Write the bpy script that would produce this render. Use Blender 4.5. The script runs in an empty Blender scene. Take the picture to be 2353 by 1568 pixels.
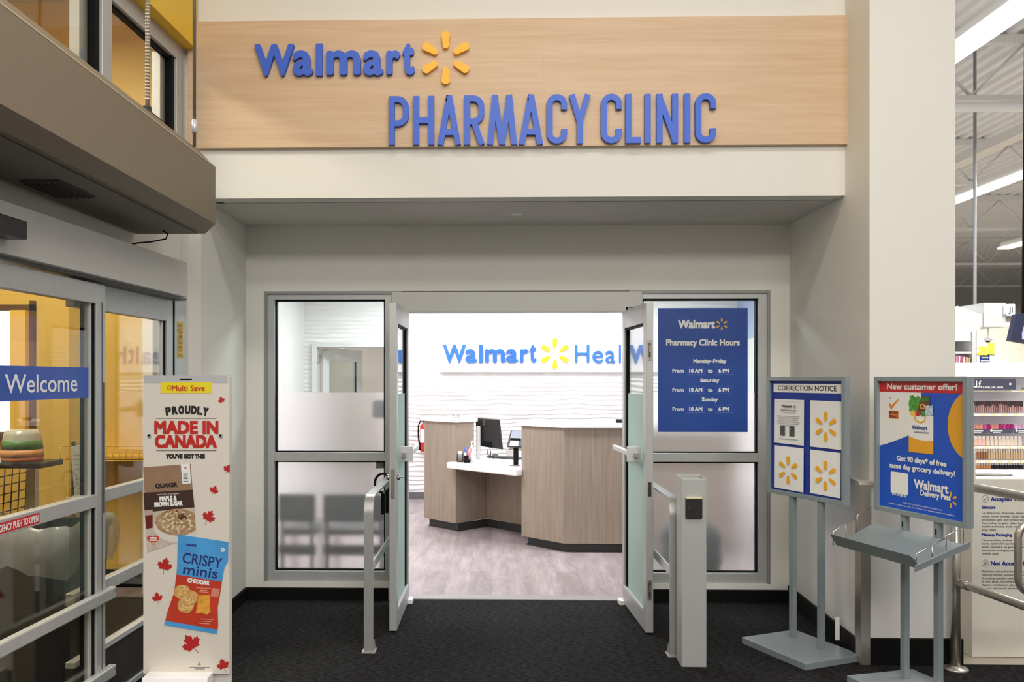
import bpy, bmesh, math, random
from mathutils import Vector, Matrix
random.seed(7)
SC = bpy.context.scene
COL = SC.collection

# ------------------------------------------------------------------ camera
FOC, PCX, HOR, EYE = 1950.0, 1084.0, 870.0, 1.64      # focal length, principal column, horizon row (pixels), eye height
YAW = math.atan((PCX - 1130.0) / FOC)
cam = bpy.data.cameras.new('camera')
cam.sensor_width = 36.0
cam.sensor_fit = 'HORIZONTAL'
cam.lens = FOC / 2353.0 * 36.0
cam.shift_x = (1176.5 - PCX) / 2353.0
cam.shift_y = (HOR - 784.0) / 2353.0
cam.clip_start = 0.05
cam.clip_end = 200
camo = bpy.data.objects.new('camera', cam)
COL.objects.link(camo)
camo.location = (0, 0, EYE)
camo.rotation_euler = (math.radians(90), 0, -YAW)
SC.camera = camo

# ------------------------------------------------------------------ view, world, lamps
SC.view_settings.view_transform = 'Standard'
SC.view_settings.look = 'None'
SC.view_settings.gamma = 1.0
SC.view_settings.use_curve_mapping = False
SC.view_settings.exposure = 0.0
w = bpy.data.worlds.new('world')
SC.world = w
w.use_nodes = True
w.node_tree.nodes['Background'].inputs[0].default_value = (1.0, 0.985, 0.955, 1)
w.node_tree.nodes['Background'].inputs[1].default_value = 0.62


def lamp(name, loc, size, power, color, rot=(0, 0, 0)):
    l = bpy.data.lights.new(name, 'AREA')
    l.shape = 'RECTANGLE'
    l.size, l.size_y = size
    l.energy = power
    l.color = color
    o = bpy.data.objects.new(name, l)
    COL.objects.link(o)
    o.location = loc
    o.rotation_euler = rot
    return o


WARM = (1.0, 0.975, 0.93)
COOL = (0.97, 0.98, 1.0)
lamp('foyer_lamp', (0.6, 2.6, 5.35), (3.6, 0.5), 80, WARM)
lamp('foyer_lamp', (0.8, -0.6, 5.35), (4.2, 1.0), 190, WARM)
lamp('foyer_lamp', (1.4, -4.6, 5.2), (4.6, 1.0), 290, WARM, (math.radians(38), 0, 0))
lamp('clinic_lamp', (-1.1, 7.6, 2.86), (1.4, 0.6), 84, COOL)
lamp('clinic_lamp', (1.4, 7.6, 2.86), (1.4, 0.6), 80, COOL)
lamp('clinic_lamp', (-0.9, 10.3, 2.86), (1.2, 0.6), 62, COOL)
lamp('clinic_lamp', (1.4, 10.3, 2.86), (1.2, 0.6), 62, COOL)
lamp('exam_lamp', (-2.2, 12.6, 2.6), (0.9, 0.6), 30, (1, 0.97, 0.95))
lamp('vestibule_lamp', (-3.4, 4.2, 4.3), (0.5, 2.2), 200, (1, 0.93, 0.8))
lamp('store_area_light', (5.6, 7.0, 5.0), (0.3, 5.0), 380, COOL)
lamp('store_area_light', (8.6, 14.0, 5.0), (0.3, 9.0), 1000, COOL)
lamp('store_area_light', (13.2, 24.0, 5.0), (0.3, 12.0), 900, COOL)
lamp('store_area_light', (44, 71.0, 2.6), (9.0, 2.0), 1500, WARM, (math.radians(78), 0, 0))  # added wall wash without a fixture, only brightens the far store wall


# ------------------------------------------------------------------ measuring the photograph
def at(u, v, y):
    """the point of the plane y = const that the photo shows at column u, row v"""
    c, s = math.cos(YAW), math.sin(YAW)
    xc, zc = (u - PCX) / FOC, -(v - HOR) / FOC
    t = y / (c - xc * s)
    return Vector(((s + xc * c) * t, y, EYE + zc * t))


# ------------------------------------------------------------------ materials
def lin(h):
    h = h.lstrip('#')
    c = [int(h[i:i + 2], 16) / 255 for i in (0, 2, 4)]
    return tuple(x / 12.92 if x <= 0.04045 else ((x + 0.055) / 1.055) ** 2.4 for x in c) + (1,)


MATS = {}


def mat(name, hexc, rough=0.5, metal=0.0, noise=None, bump=None, emit=0.0, spec=0.5, stretch=(1, 1, 1)):
    if name in MATS:
        return MATS[name]
    m = bpy.data.materials.new(name)
    m.use_nodes = True
    nt = m.node_tree
    p = nt.nodes['Principled BSDF']
    c = lin(hexc)
    p.inputs['Base Color'].default_value = c
    p.inputs['Roughness'].default_value = rough
    p.inputs['Metallic'].default_value = metal
    p.inputs['Specular IOR Level'].default_value = spec
    if noise or bump:
        tc = nt.nodes.new('ShaderNodeTexCoord')
        mp = nt.nodes.new('ShaderNodeMapping')
        mp.inputs['Scale'].default_value = stretch
        nt.links.new(tc.outputs['Object'], mp.inputs['Vector'])
    if noise:
        n = nt.nodes.new('ShaderNodeTexNoise')
        n.inputs['Scale'].default_value = noise[0]
        n.inputs['Detail'].default_value = 4
        nt.links.new(mp.outputs['Vector'], n.inputs['Vector'])
        r = nt.nodes.new('ShaderNodeValToRGB')
        a = noise[1]
        r.color_ramp.elements[0].position = 0.3
        r.color_ramp.elements[1].position = 0.7
        r.color_ramp.elements[0].color = tuple(x * (1 - a) for x in c[:3]) + (1,)
        r.color_ramp.elements[1].color = tuple(min(1, x * (1 + a)) for x in c[:3]) + (1,)
        nt.links.new(n.outputs['Fac'], r.inputs['Fac'])
        nt.links.new(r.outputs['Color'], p.inputs['Base Color'])
    if bump:
        n2 = nt.nodes.new('ShaderNodeTexNoise')
        n2.inputs['Scale'].default_value = bump[0]
        n2.inputs['Detail'].default_value = 3
        nt.links.new(mp.outputs['Vector'], n2.inputs['Vector'])
        b = nt.nodes.new('ShaderNodeBump')
        b.inputs['Strength'].default_value = bump[1]
        b.inputs['Distance'].default_value = 0.01
        nt.links.new(n2.outputs['Fac'], b.inputs['Height'])
        nt.links.new(b.outputs['Normal'], p.inputs['Normal'])
    if emit:
        p.inputs['Emission Color'].default_value = c
        p.inputs['Emission Strength'].default_value = emit
    MATS[name] = m
    return m


def glass(name, tint, refl=1.0, rough=0.0):
    m = bpy.data.materials.new(name)
    m.use_nodes = True
    nt = m.node_tree
    nt.nodes.remove(nt.nodes['Principled BSDF'])
    out = nt.nodes['Material Output']
    tr = nt.nodes.new('ShaderNodeBsdfTransparent')
    tr.inputs['Color'].default_value = lin(tint)
    gl = nt.nodes.new('ShaderNodeBsdfGlossy')
    gl.inputs['Roughness'].default_value = rough
    lw = nt.nodes.new('ShaderNodeLayerWeight')
    lw.inputs['Blend'].default_value = 0.5
    pw = nt.nodes.new('ShaderNodeMath')
    pw.operation = 'POWER'
    pw.inputs[1].default_value = 5.0
    mu = nt.nodes.new('ShaderNodeMath')
    mu.operation = 'MULTIPLY_ADD'
    mu.use_clamp = True
    mu.inputs[1].default_value = 0.96 * refl
    mu.inputs[2].default_value = 0.04 * refl
    nt.links.new(lw.outputs['Facing'], pw.inputs[0])
    mx = nt.nodes.new('ShaderNodeMixShader')
    nt.links.new(pw.outputs[0], mu.inputs[0])
    nt.links.new(mu.outputs[0], mx.inputs['Fac'])
    nt.links.new(tr.outputs[0], mx.inputs[1])
    nt.links.new(gl.outputs[0], mx.inputs[2])
    nt.links.new(mx.outputs[0], out.inputs['Surface'])
    return m


def frosted(name, tint, rough=0.42, milk=0.4, dif=0.12):
    m = bpy.data.materials.new(name)
    m.use_nodes = True
    nt = m.node_tree
    nt.nodes.remove(nt.nodes['Principled BSDF'])
    out = nt.nodes['Material Output']
    rf = nt.nodes.new('ShaderNodeBsdfRefraction')
    rf.inputs['Color'].default_value = lin(tint)
    rf.inputs['Roughness'].default_value = rough
    rf.inputs['IOR'].default_value = 1.3
    tl = nt.nodes.new('ShaderNodeBsdfTranslucent')
    tl.inputs['Color'].default_value = lin(tint)
    df = nt.nodes.new('ShaderNodeBsdfDiffuse')
    df.inputs['Color'].default_value = lin(tint)
    m1 = nt.nodes.new('ShaderNodeMixShader')
    m1.inputs['Fac'].default_value = milk
    m2 = nt.nodes.new('ShaderNodeMixShader')
    m2.inputs['Fac'].default_value = dif
    nt.links.new(rf.outputs[0], m1.inputs[1])
    nt.links.new(tl.outputs[0], m1.inputs[2])
    nt.links.new(m1.outputs[0], m2.inputs[1])
    nt.links.new(df.outputs[0], m2.inputs[2])
    nt.links.new(m2.outputs[0], out.inputs['Surface'])
    return m


def film(name, tint, cover):
    m = bpy.data.materials.new(name)
    m.use_nodes = True
    nt = m.node_tree
    p = nt.nodes['Principled BSDF']
    p.inputs['Base Color'].default_value = lin(tint)
    p.inputs['Roughness'].default_value = 0.2
    p.inputs['Alpha'].default_value = cover
    return m


def grain(name, c0, c1, scale, stretch, rough=0.5, fine=None):
    """wood: long streaks of noise between two tones"""
    m = bpy.data.materials.new(name)
    m.use_nodes = True
    nt = m.node_tree
    p = nt.nodes['Principled BSDF']
    p.inputs['Roughness'].default_value = rough
    tc = nt.nodes.new('ShaderNodeTexCoord')
    mp = nt.nodes.new('ShaderNodeMapping')
    mp.inputs['Scale'].default_value = stretch
    nt.links.new(tc.outputs['Object'], mp.inputs['Vector'])
    n = nt.nodes.new('ShaderNodeTexNoise')
    n.inputs['Scale'].default_value = scale
    n.inputs['Detail'].default_value = 6
    n.inputs['Roughness'].default_value = 0.65
    n.inputs['Distortion'].default_value = 0.3
    nt.links.new(mp.outputs['Vector'], n.inputs['Vector'])
    r = nt.nodes.new('ShaderNodeValToRGB')
    r.color_ramp.elements[0].position = 0.25
    r.color_ramp.elements[1].position = 0.75
    r.color_ramp.elements[0].color = lin(c0)
    r.color_ramp.elements[1].color = lin(c1)
    nt.links.new(n.outputs['Fac'], r.inputs['Fac'])
    nt.links.new(r.outputs['Color'], p.inputs['Base Color'])
    return m


def carpet_mat():
    m = bpy.data.materials.new('black_carpet')
    m.use_nodes = True
    nt = m.node_tree
    p = nt.nodes['Principled BSDF']
    p.inputs['Roughness'].default_value = 1.0
    p.inputs['Specular IOR Level'].default_value = 0.05
    tc = nt.nodes.new('ShaderNodeTexCoord')
    mp = nt.nodes.new('ShaderNodeMapping')
    mp.inputs['Rotation'].default_value = (0, 0, math.radians(38))
    mp.inputs['Scale'].default_value = (20, 95, 20)
    nt.links.new(tc.outputs['Object'], mp.inputs['Vector'])
    n = nt.nodes.new('ShaderNodeTexNoise')
    n.inputs['Scale'].default_value = 1.4
    n.inputs['Detail'].default_value = 5
    n.inputs['Roughness'].default_value = 0.7
    nt.links.new(mp.outputs['Vector'], n.inputs['Vector'])
    big = nt.nodes.new('ShaderNodeTexNoise')
    big.inputs['Scale'].default_value = 1.6
    nt.links.new(tc.outputs['Object'], big.inputs['Vector'])
    r = nt.nodes.new('ShaderNodeValToRGB')
    r.color_ramp.elements[0].position = 0.40
    r.color_ramp.elements[1].position = 0.68
    r.color_ramp.elements[0].color = lin('#111112')
    r.color_ramp.elements[1].color = lin('#454445')
    nt.links.new(n.outputs['Fac'], r.inputs['Fac'])
    mx = nt.nodes.new('ShaderNodeMix')
    mx.data_type = 'RGBA'
    mx.blend_type = 'MULTIPLY'
    mx.inputs['Factor'].default_value = 0.5
    nt.links.new(r.outputs['Color'], mx.inputs[6])
    nt.links.new(big.outputs['Fac'], mx.inputs[7])
    nt.links.new(mx.outputs[2], p.inputs['Base Color'])
    b = nt.nodes.new('ShaderNodeBump')
    b.inputs['Strength'].default_value = 0.6
    b.inputs['Distance'].default_value = 0.006
    nt.links.new(n.outputs['Fac'], b.inputs['Height'])
    nt.links.new(b.outputs['Normal'], p.inputs['Normal'])
    return m


def plank_mat():
    m = bpy.data.materials.new('grey_planks')
    m.use_nodes = True
    nt = m.node_tree
    p = nt.nodes['Principled BSDF']
    p.inputs['Roughness'].default_value = 0.5
    tc = nt.nodes.new('ShaderNodeTexCoord')
    mp = nt.nodes.new('ShaderNodeMapping')
    mp.inputs['Rotation'].default_value = (0, 0, math.radians(90))
    nt.links.new(tc.outputs['Object'], mp.inputs['Vector'])
    br = nt.nodes.new('ShaderNodeTexBrick')
    br.inputs['Scale'].default_value = 1.0
    br.inputs['Brick Width'].default_value = 1.2
    br.inputs['Row Height'].default_value = 0.18
    br.inputs['Mortar Size'].default_value = 0.001
    br.inputs['Color1'].default_value = lin('#9c9192')
    br.inputs['Color2'].default_value = lin('#8b8081')
    br.inputs['Mortar'].default_value = lin('#786e6f')
    nt.links.new(mp.outputs['Vector'], br.inputs['Vector'])
    m2 = nt.nodes.new('ShaderNodeMapping')
    m2.inputs['Scale'].default_value = (5.5, 1.0, 1)
    nt.links.new(tc.outputs['Object'], m2.inputs['Vector'])
    n0 = nt.nodes.new('ShaderNodeTexNoise')
    n0.inputs['Scale'].default_value = 0.9
    n0.inputs['Detail'].default_value = 1.5
    n0.inputs['Distortion'].default_value = 0.6
    nt.links.new(m2.outputs['Vector'], n0.inputs['Vector'])
    wv = nt.nodes.new('ShaderNodeMath')
    wv.operation = 'MULTIPLY'
    wv.inputs[1].default_value = 75.0
    nt.links.new(n0.outputs['Fac'], wv.inputs[0])
    sn = nt.nodes.new('ShaderNodeMath')
    sn.operation = 'SINE'
    nt.links.new(wv.outputs[0], sn.inputs[0])
    sc = nt.nodes.new('ShaderNodeMath')
    sc.operation = 'MULTIPLY_ADD'
    sc.inputs[1].default_value = 0.5
    sc.inputs[2].default_value = 0.5
    nt.links.new(sn.outputs[0], sc.inputs[0])
    r = nt.nodes.new('ShaderNodeValToRGB')
    r.color_ramp.elements[0].color = (0.86, 0.85, 0.85, 1)
    r.color_ramp.elements[1].color = (1.06, 1.06, 1.06, 1)
    nt.links.new(sc.outputs[0], r.inputs['Fac'])
    mx = nt.nodes.new('ShaderNodeMix')
    mx.data_type = 'RGBA'
    mx.blend_type = 'MULTIPLY'
    mx.inputs['Factor'].default_value = 0.6
    nt.links.new(br.outputs['Color'], mx.inputs[6])
    nt.links.new(r.outputs['Color'], mx.inputs[7])
    nz = nt.nodes.new('ShaderNodeTexNoise')
    nz.inputs['Scale'].default_value = 2.2
    nz.inputs['Detail'].default_value = 5
    nt.links.new(m2.outputs['Vector'], nz.inputs['Vector'])
    r2 = nt.nodes.new('ShaderNodeValToRGB')
    r2.color_ramp.elements[0].position = 0.3
    r2.color_ramp.elements[1].position = 0.65
    r2.color_ramp.elements[0].color = (0.72, 0.71, 0.71, 1)
    r2.color_ramp.elements[1].color = (1.05, 1.04, 1.04, 1)
    nt.links.new(nz.outputs['Fac'], r2.inputs['Fac'])
    mx2 = nt.nodes.new('ShaderNodeMix')
    mx2.data_type = 'RGBA'
    mx2.blend_type = 'MULTIPLY'
    mx2.inputs['Factor'].default_value = 0.9
    nt.links.new(mx.outputs[2], mx2.inputs[6])
    nt.links.new(r2.outputs['Color'], mx2.inputs[7])
    nt.links.new(mx2.outputs[2], p.inputs['Base Color'])
    return m


def wavy_mat():
    m = bpy.data.materials.new('rippled_white_panel')
    m.use_nodes = True
    nt = m.node_tree
    p = nt.nodes['Principled BSDF']
    p.inputs['Base Color'].default_value = lin('#efedec')
    p.inputs['Roughness'].default_value = 0.55
    tc = nt.nodes.new('ShaderNodeTexCoord')
    mp = nt.nodes.new('ShaderNodeMapping')
    mp.inputs['Scale'].default_value = (0.5, 0.5, 1)
    nt.links.new(tc.outputs['Object'], mp.inputs['Vector'])
    wv = nt.nodes.new('ShaderNodeTexWave')
    wv.bands_direction = 'Z'
    wv.inputs['Scale'].default_value = 5.2
    wv.inputs['Distortion'].default_value = 5.0
    wv.inputs['Detail'].default_value = 1.5
    wv.inputs['Detail Scale'].default_value = 0.9
    nt.links.new(mp.outputs['Vector'], wv.inputs['Vector'])
    b = nt.nodes.new('ShaderNodeBump')
    b.inputs['Strength'].default_value = 0.6
    b.inputs['Distance'].default_value = 0.02
    nt.links.new(wv.outputs['Fac'], b.inputs['Height'])
    nt.links.new(b.outputs['Normal'], p.inputs['Normal'])
    return m


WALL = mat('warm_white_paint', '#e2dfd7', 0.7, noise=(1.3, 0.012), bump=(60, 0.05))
WALLW = mat('cool_white_panel', '#e3e0e0', 0.4, noise=(2.0, 0.02))
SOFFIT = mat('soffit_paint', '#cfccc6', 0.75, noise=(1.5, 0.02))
YELLOW = mat('yellow_paint', '#efc12f', 0.5, noise=(2, 0.02))
YELLOWD = mat('vestibule_yellow', '#dfbb58', 0.5, noise=(1, 0.03))
ALU = mat('clear_anodised_aluminium', '#b9bab8', 0.42, 0.35, noise=(30, 0.03), stretch=(1, 1, 0.1))
ALUL = mat('pale_aluminium', '#cfd0d2', 0.38, 0.3)
STEEL = mat('brushed_steel', '#b3ada4', 0.3, 0.8, noise=(40, 0.06), stretch=(1, 1, 0.05))
CHROME = mat('polished_metal', '#c9c9c7', 0.18, 0.95)
BLACK = mat('black_rubber', '#060606', 0.7, spec=0.2)
BLACKP = mat('black_plastic', '#1b1b1d', 0.35)
DARK = mat('charcoal_base', '#2c2d2d', 0.5)
BROWN = mat('bronze_brown_metal', '#7d705c', 0.55, 0.1, noise=(260, 0.05))
WHITEP = mat('white_plastic', '#f1f0ee', 0.4)
WHITEQ = mat('white_solid_surface', '#f2eff0', 0.25)
PAPER = mat('white_paper', '#e6e5e6', 0.6, noise=(5, 0.02))
BLUE = mat('letter_blue', '#2f5fd0', 0.45)
BLUEH = mat('bright_letter_blue', '#2668c6', 0.45)
SPARK = mat('spark_yellow', '#fdbb14', 0.45)
SPARKO = mat('print_amber', '#eba91e', 0.5)
POSTB = mat('poster_blue', '#17479e', 0.45)
POSTB2 = mat('poster_bright_blue', '#1450c4', 0.4)
NAVY = mat('navy_board', '#14308f', 0.5)
RED = mat('print_red', '#c8201f', 0.45)
REDM = mat('leaf_red', '#b81f1f', 0.5)
INK = mat('print_black', '#171717', 0.5)
INKB = mat('print_navy', '#1f2f86', 0.5)
INKG = mat('print_grey', '#55565a', 0.5)
PRINTW = mat('print_white', '#eeeeec', 0.5)
STANDG = mat('grey_powder_coat', '#8a9498', 0.3, 0.2, noise=(200, 0.03))
CREAM = mat('display_card', '#ded6c9', 0.5, noise=(3, 0.015))
VENEER = grain('pale_oak_veneer', '#c6a582', '#d9bd9d', 2.2, (0.7, 8, 16), 0.5)
LAMI = grain('taupe_laminate', '#847567', '#a39486', 7.0, (7, 7, 0.25), 0.5)
CARPET = carpet_mat()
PLANK = plank_mat()
WAVY = wavy_mat()
GLASS = glass('clear_glass', '#f4faf8', 1.0)
GLASSE = glass('entrance_glass', '#eeeee8', 1.25)
FROST = frosted('frosted_glass', '#f8f9f9', 0.36, 0.05, 0.04)
FROSTG = frosted('green_tinted_frosted_glass', '#dceeea', 0.35, 0.35, 0.5)


# ------------------------------------------------------------------ mesh building
class Fr:
    """a standing frame: a along d, b along n (towards the viewer), c up"""

    def __init__(self, o=(0, 0, 0), d=(1, 0), n=(0, 1)):
        self.o = Vector(o)
        l1, l2 = math.hypot(*d), math.hypot(*n)
        self.d = Vector((d[0] / l1, d[1] / l1, 0))
        self.n = Vector((n[0] / l2, n[1] / l2, 0))

    def __call__(self, a, b, c):
        return self.o + self.d * a + self.n * b + Vector((0, 0, c))


WORLD = Fr()
_GEO = {}


def text_geo(body, solid):
    k = (body, solid)
    if k not in _GEO:
        c = bpy.data.curves.new('t', 'FONT')
        c.body = body
        c.resolution_u = 5 if solid else 3
        c.extrude = 0.5 if solid else 0.0
        o = bpy.data.objects.new('t', c)
        me = o.to_mesh()
        _GEO[k] = ([tuple(v.co) for v in me.vertices], [tuple(p.vertices) for p in me.polygons])
        o.to_mesh_clear()
        bpy.data.objects.remove(o)
        bpy.data.curves.remove(c)
    return _GEO[k]


_h = [v[1] for v in text_geo('H', False)[0]]
CAP = max(_h) - min(_h)


class MB:
    def __init__(self, fr=WORLD):
        self.fr, self.v, self.f, self.s = fr, [], [], []

    def add(self, vs, fs, smooth=False):
        k = len(self.v)
        self.v += [self.fr(*p) for p in vs]
        self.f += [tuple(i + k for i in f) for f in fs]
        self.s += [smooth] * len(fs)
        return self

    def box(self, a0, a1, b0, b1, c0, c1):
        vs = [(a, b, c) for c in (c0, c1) for b in (b0, b1) for a in (a0, a1)]
        return self.add(vs, [(0, 2, 3, 1), (4, 5, 7, 6), (0, 1, 5, 4), (2, 6, 7, 3), (0, 4, 6, 2), (1, 3, 7, 5)])

    def prism(self, pts, b0, b1):
        """outline in (a, c), thick from b0 to b1"""
        n = len(pts)
        vs = [(a, b0, c) for a, c in pts] + [(a, b1, c) for a, c in pts]
        fs = [tuple(range(n)), tuple(range(2 * n - 1, n - 1, -1))]
        fs += [(i, i + n, (i + 1) % n + n, (i + 1) % n) for i in range(n)]
        return self.add(vs, fs)

    def slab(self, pts, c0, c1):
        """outline in plan (a, b), from height c0 to c1"""
        n = len(pts)
        vs = [(a, b, c0) for a, b in pts] + [(a, b, c1) for a, b in pts]
        fs = [tuple(range(n)), tuple(range(2 * n - 1, n - 1, -1))]
        fs += [(i, i + n, (i + 1) % n + n, (i + 1) % n) for i in range(n)]
        return self.add(vs, fs)

    def side(self, pts, a0, a1):
        """outline in (b, c), from a0 to a1"""
        n = len(pts)
        vs = [(a0, b, c) for b, c in pts] + [(a1, b, c) for b, c in pts]
        fs = [tuple(range(n)), tuple(range(2 * n - 1, n - 1, -1))]
        fs += [(i, i + n, (i + 1) % n + n, (i + 1) % n) for i in range(n)]
        return self.add(vs, fs)

    def flat(self, pts, b):
        return self.add([(a, b, c) for a, c in pts], [tuple(range(len(pts)))])

    def rect(self, a0, a1, c0, c1, b):
        return self.flat([(a0, c0), (a1, c0), (a1, c1), (a0, c1)], b)

    def cyl(self, p0, p1, r0, r1=None, n=16, smooth=True):
        r1 = r0 if r1 is None else r1
        return self.tube([p0, p1], [r0, r1], n, smooth)

    def tube(self, pts, r, n=10, smooth=True, closed=False):
        P = [Vector(p) for p in pts]
        m = len(P)
        R = [r] * m if not isinstance(r, (list, tuple)) else list(r)
        vs, fs = [], []
        prev = None
        for i in range(m):
            if closed:
                t = P[(i + 1) % m] - P[i - 1]
            else:
                t = P[min(i + 1, m - 1)] - P[max(i - 1, 0)]
            t.normalize()
            if prev is None:
                ref = Vector((0, 0, 1)) if abs(t.z) < 0.9 else Vector((1, 0, 0))
                x = ref.cross(t).normalized()
            else:
                x = (prev - t * prev.dot(t)).normalized()
            prev = x
            y = t.cross(x)
            for k in range(n):
                a = 2 * math.pi * k / n
                vs.append(tuple(P[i] + (x * math.cos(a) + y * math.sin(a)) * R[i]))
        rng = m if closed else m - 1
        for i in range(rng):
            j = (i + 1) % m
            for k in range(n):
                l = (k + 1) % n
                fs.append((i * n + k, i * n + l, j * n + l, j * n + k))
        self.add(vs, fs, smooth)
        if not closed:
            k0 = len(self.v) - len(vs)
            self.f += [tuple(k0 + i for i in range(n - 1, -1, -1)), tuple(k0 + (m - 1) * n + i for i in range(n))]
            self.s += [False, False]
        return self

    def lathe(self, prof, cx, cy, n=20, smooth=True):
        vs, fs = [], []
        for r, z in prof:
            for k in range(n):
                a = 2 * math.pi * k / n
                vs.append((cx + r * math.cos(a), cy + r * math.sin(a), z))
        for i in range(len(prof) - 1):
            for k in range(n):
                l = (k + 1) % n
                fs.append((i * n + k, i * n + l, (i + 1) * n + l, (i + 1) * n + k))
        m = len(prof)
        self.add(vs, fs, smooth)
        k0 = len(self.v) - len(vs)
        self.f += [tuple(k0 + i for i in range(n - 1, -1, -1)), tuple(k0 + (m - 1) * n + i for i in range(n))]
        self.s += [False, False]
        return self

    def disc(self, a, c, r, b, n=28, rz=None):
        rz = rz or r
        return self.flat([(a + r * math.cos(2 * math.pi * k / n), c + rz * math.sin(2 * math.pi * k / n)) for k in range(n)], b)

    def ring(self, a, c, r0, r1, b, n=24):
        vs = [(a + r * math.cos(2 * math.pi * k / n), b, c + r * math.sin(2 * math.pi * k / n)) for r in (r0, r1) for k in range(n)]
        return self.add(vs, [(k, (k + 1) % n, (k + 1) % n + n, k + n) for k in range(n)])

    def text(self, body, a, c, h, b, align='C', bold=0.0, sx=1.0, rot=0.0, depth=0.0, width=None, arc=0.0):
        """a line of lettering: h is the height of a capital, c its baseline"""
        vs, fs = text_geo(body, depth > 0)
        if not vs:
            return self
        xs = [p[0] for p in vs]
        x0, x1 = min(xs), max(xs)
        k = h / CAP
        kx = (width / (x1 - x0)) if width else k * sx
        ox = {'C': -(x0 + x1) / 2, 'L': -x0, 'R': -x1}[align]
        sh = [(0, 0)]
        if bold:
            sh += [(-bold, -bold), (bold, -bold), (bold, bold), (-bold, bold)]
        if bold > 0.0012:
            sh += [(-bold, 0), (bold, 0), (0, -bold), (0, bold)]
        cr, sr = math.cos(rot), math.sin(rot)
        for i, (dx, dy) in enumerate(sh):
            out = []
            for x, y, z in vs:
                X, Y = (x + ox) * kx + dx, y * k + dy
                if arc:
                    Y += arc * (1 - (X / (0.5 * (x1 - x0) * kx)) ** 2)
                out.append((a + X * cr - Y * sr, b + (z + 0.5) * depth + i * 6e-5, c + X * sr + Y * cr))
            self.add(out, fs)
        return self

    def glyph(self, ch, a0, a1, c0, c1, b0, b1, bold=0.0):
        """one letter stretched into a rectangle"""
        vs, fs = text_geo(ch, True)
        x0, x1 = min(p[0] for p in vs), max(p[0] for p in vs)
        y0, y1 = min(p[1] for p in vs), max(p[1] for p in vs)
        kx, ky = (a1 - a0 - 2 * bold) / (x1 - x0), (c1 - c0 - 2 * bold) / (y1 - y0)
        sh = [(0, 0)] if not bold else [(math.cos(q * math.pi / 4 + 0.03) * bold * (1 - 0.012 * q), math.sin(q * math.pi / 4 + 0.03) * bold * (1 - 0.012 * q)) for q in range(8)]
        for i, (dx, dy) in enumerate(sh):
            self.add([(a0 + bold + (x - x0) * kx + dx, b0 + (z + 0.5) * (b1 - b0 + i * 1.5e-4), c0 + bold + (y - y0) * ky + dy) for x, y, z in vs], fs)
        return self

    def ray(self, a, c, R, ang, b0, b1=None):
        """one ray of the sunburst: a rounded wedge"""
        pts = []
        ro, ri = 0.155 * R, 0.10 * R
        co, ci = R - ro, 0.32 * R + ri
        for k in range(9):
            t = -math.pi / 2 + math.pi * k / 8
            pts.append((co + ro * 0.8 * math.cos(t), ro * math.sin(t)))
        for k in range(7):
            t = math.pi / 2 + math.pi * k / 6
            pts.append((ci + ri * 0.7 * math.cos(t), ri * math.sin(t)))
        cs, sn = math.cos(ang), math.sin(ang)
        P = [(a + x * cs - y * sn, c + x * sn + y * cs) for x, y in pts]
        return self.flat(P, b0) if b1 is None else self.prism(P, b0, b1)

    def burst(self, a, c, R, b, angs=(90, 30, -30, -90, -150, 150)):
        for g in angs:
            self.ray(a, c, R, math.radians(g), b)
        return self

    def stroke(self, pts, wd, b0, b1):
        """a bent ribbon of even width, mitred at its bends"""
        self.k = getattr(self, 'k', -1) + 1
        b1 += self.k * 2e-4
        P = [Vector(p) for p in pts]
        L, Rr = [], []
        for i in range(len(P)):
            d1 = (P[i] - P[i - 1]).normalized() if i else None
            d2 = (P[i + 1] - P[i]).normalized() if i < len(P) - 1 else None
            n1 = Vector((-d1.y, d1.x)) if d1 else None
            n2 = Vector((-d2.y, d2.x)) if d2 else None
            if n1 is None:
                n = n2
            elif n2 is None:
                n = n1
            else:
                n = (n1 + n2).normalized()
                n = n / max(0.3, n.dot(n1))
            L.append(P[i] + n * wd / 2)
            Rr.append(P[i] - n * wd / 2)
        for i in range(len(P) - 1):
            self.prism([tuple(L[i]), tuple(L[i + 1]), tuple(Rr[i + 1]), tuple(Rr[i])], b0, b1)
        return self

    def build(self, name, m, parent=None, bevel=0.0, **props):
        me = bpy.data.meshes.new(name)
        me.from_pydata([tuple(p) for p in self.v], [], self.f)
        me.polygons.foreach_set('use_smooth', self.s)
        bm = bmesh.new()
        bm.from_mesh(me)
        bmesh.ops.recalc_face_normals(bm, faces=bm.faces)
        bm.to_mesh(me)
        bm.free()
        me.materials.append(m)
        o = bpy.data.objects.new(name, me)
        COL.objects.link(o)
        if parent is not None:
            o.parent = parent
            o.matrix_parent_inverse = Matrix.Translation(-Vector(TOP[parent.name]))
        TOP[o.name] = (0, 0, 0)
        if bevel:
            b = o.modifiers.new('edge', 'BEVEL')
            b.width = bevel
            b.segments = 2
            b.limit_method = 'ANGLE'
        for k, x in props.items():
            o[k] = x
        return o


TOP = {}


def thing(name, label, cat, loc, group=None):
    o = bpy.data.objects.new(name, None)
    COL.objects.link(o)
    o.location = loc
    o.empty_display_size = 0.1
    o['label'] = label
    o['category'] = cat
    if group:
        o['group'] = group
    TOP[o.name] = tuple(loc)
    return o


def tag(o, label, cat, group=None):
    o['label'] = label
    o['category'] = cat
    if group:
        o['group'] = group
    return o


def struct(mb, name, m, parent=None, **k):
    o = mb.build(name, m, parent, **k)
    if parent is None:
        o['kind'] = 'structure'
    return o


def sroot(name, loc):
    o = bpy.data.objects.new(name, None)
    COL.objects.link(o)
    o.location = loc
    o['kind'] = 'structure'
    TOP[o.name] = tuple(loc)
    return o

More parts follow.
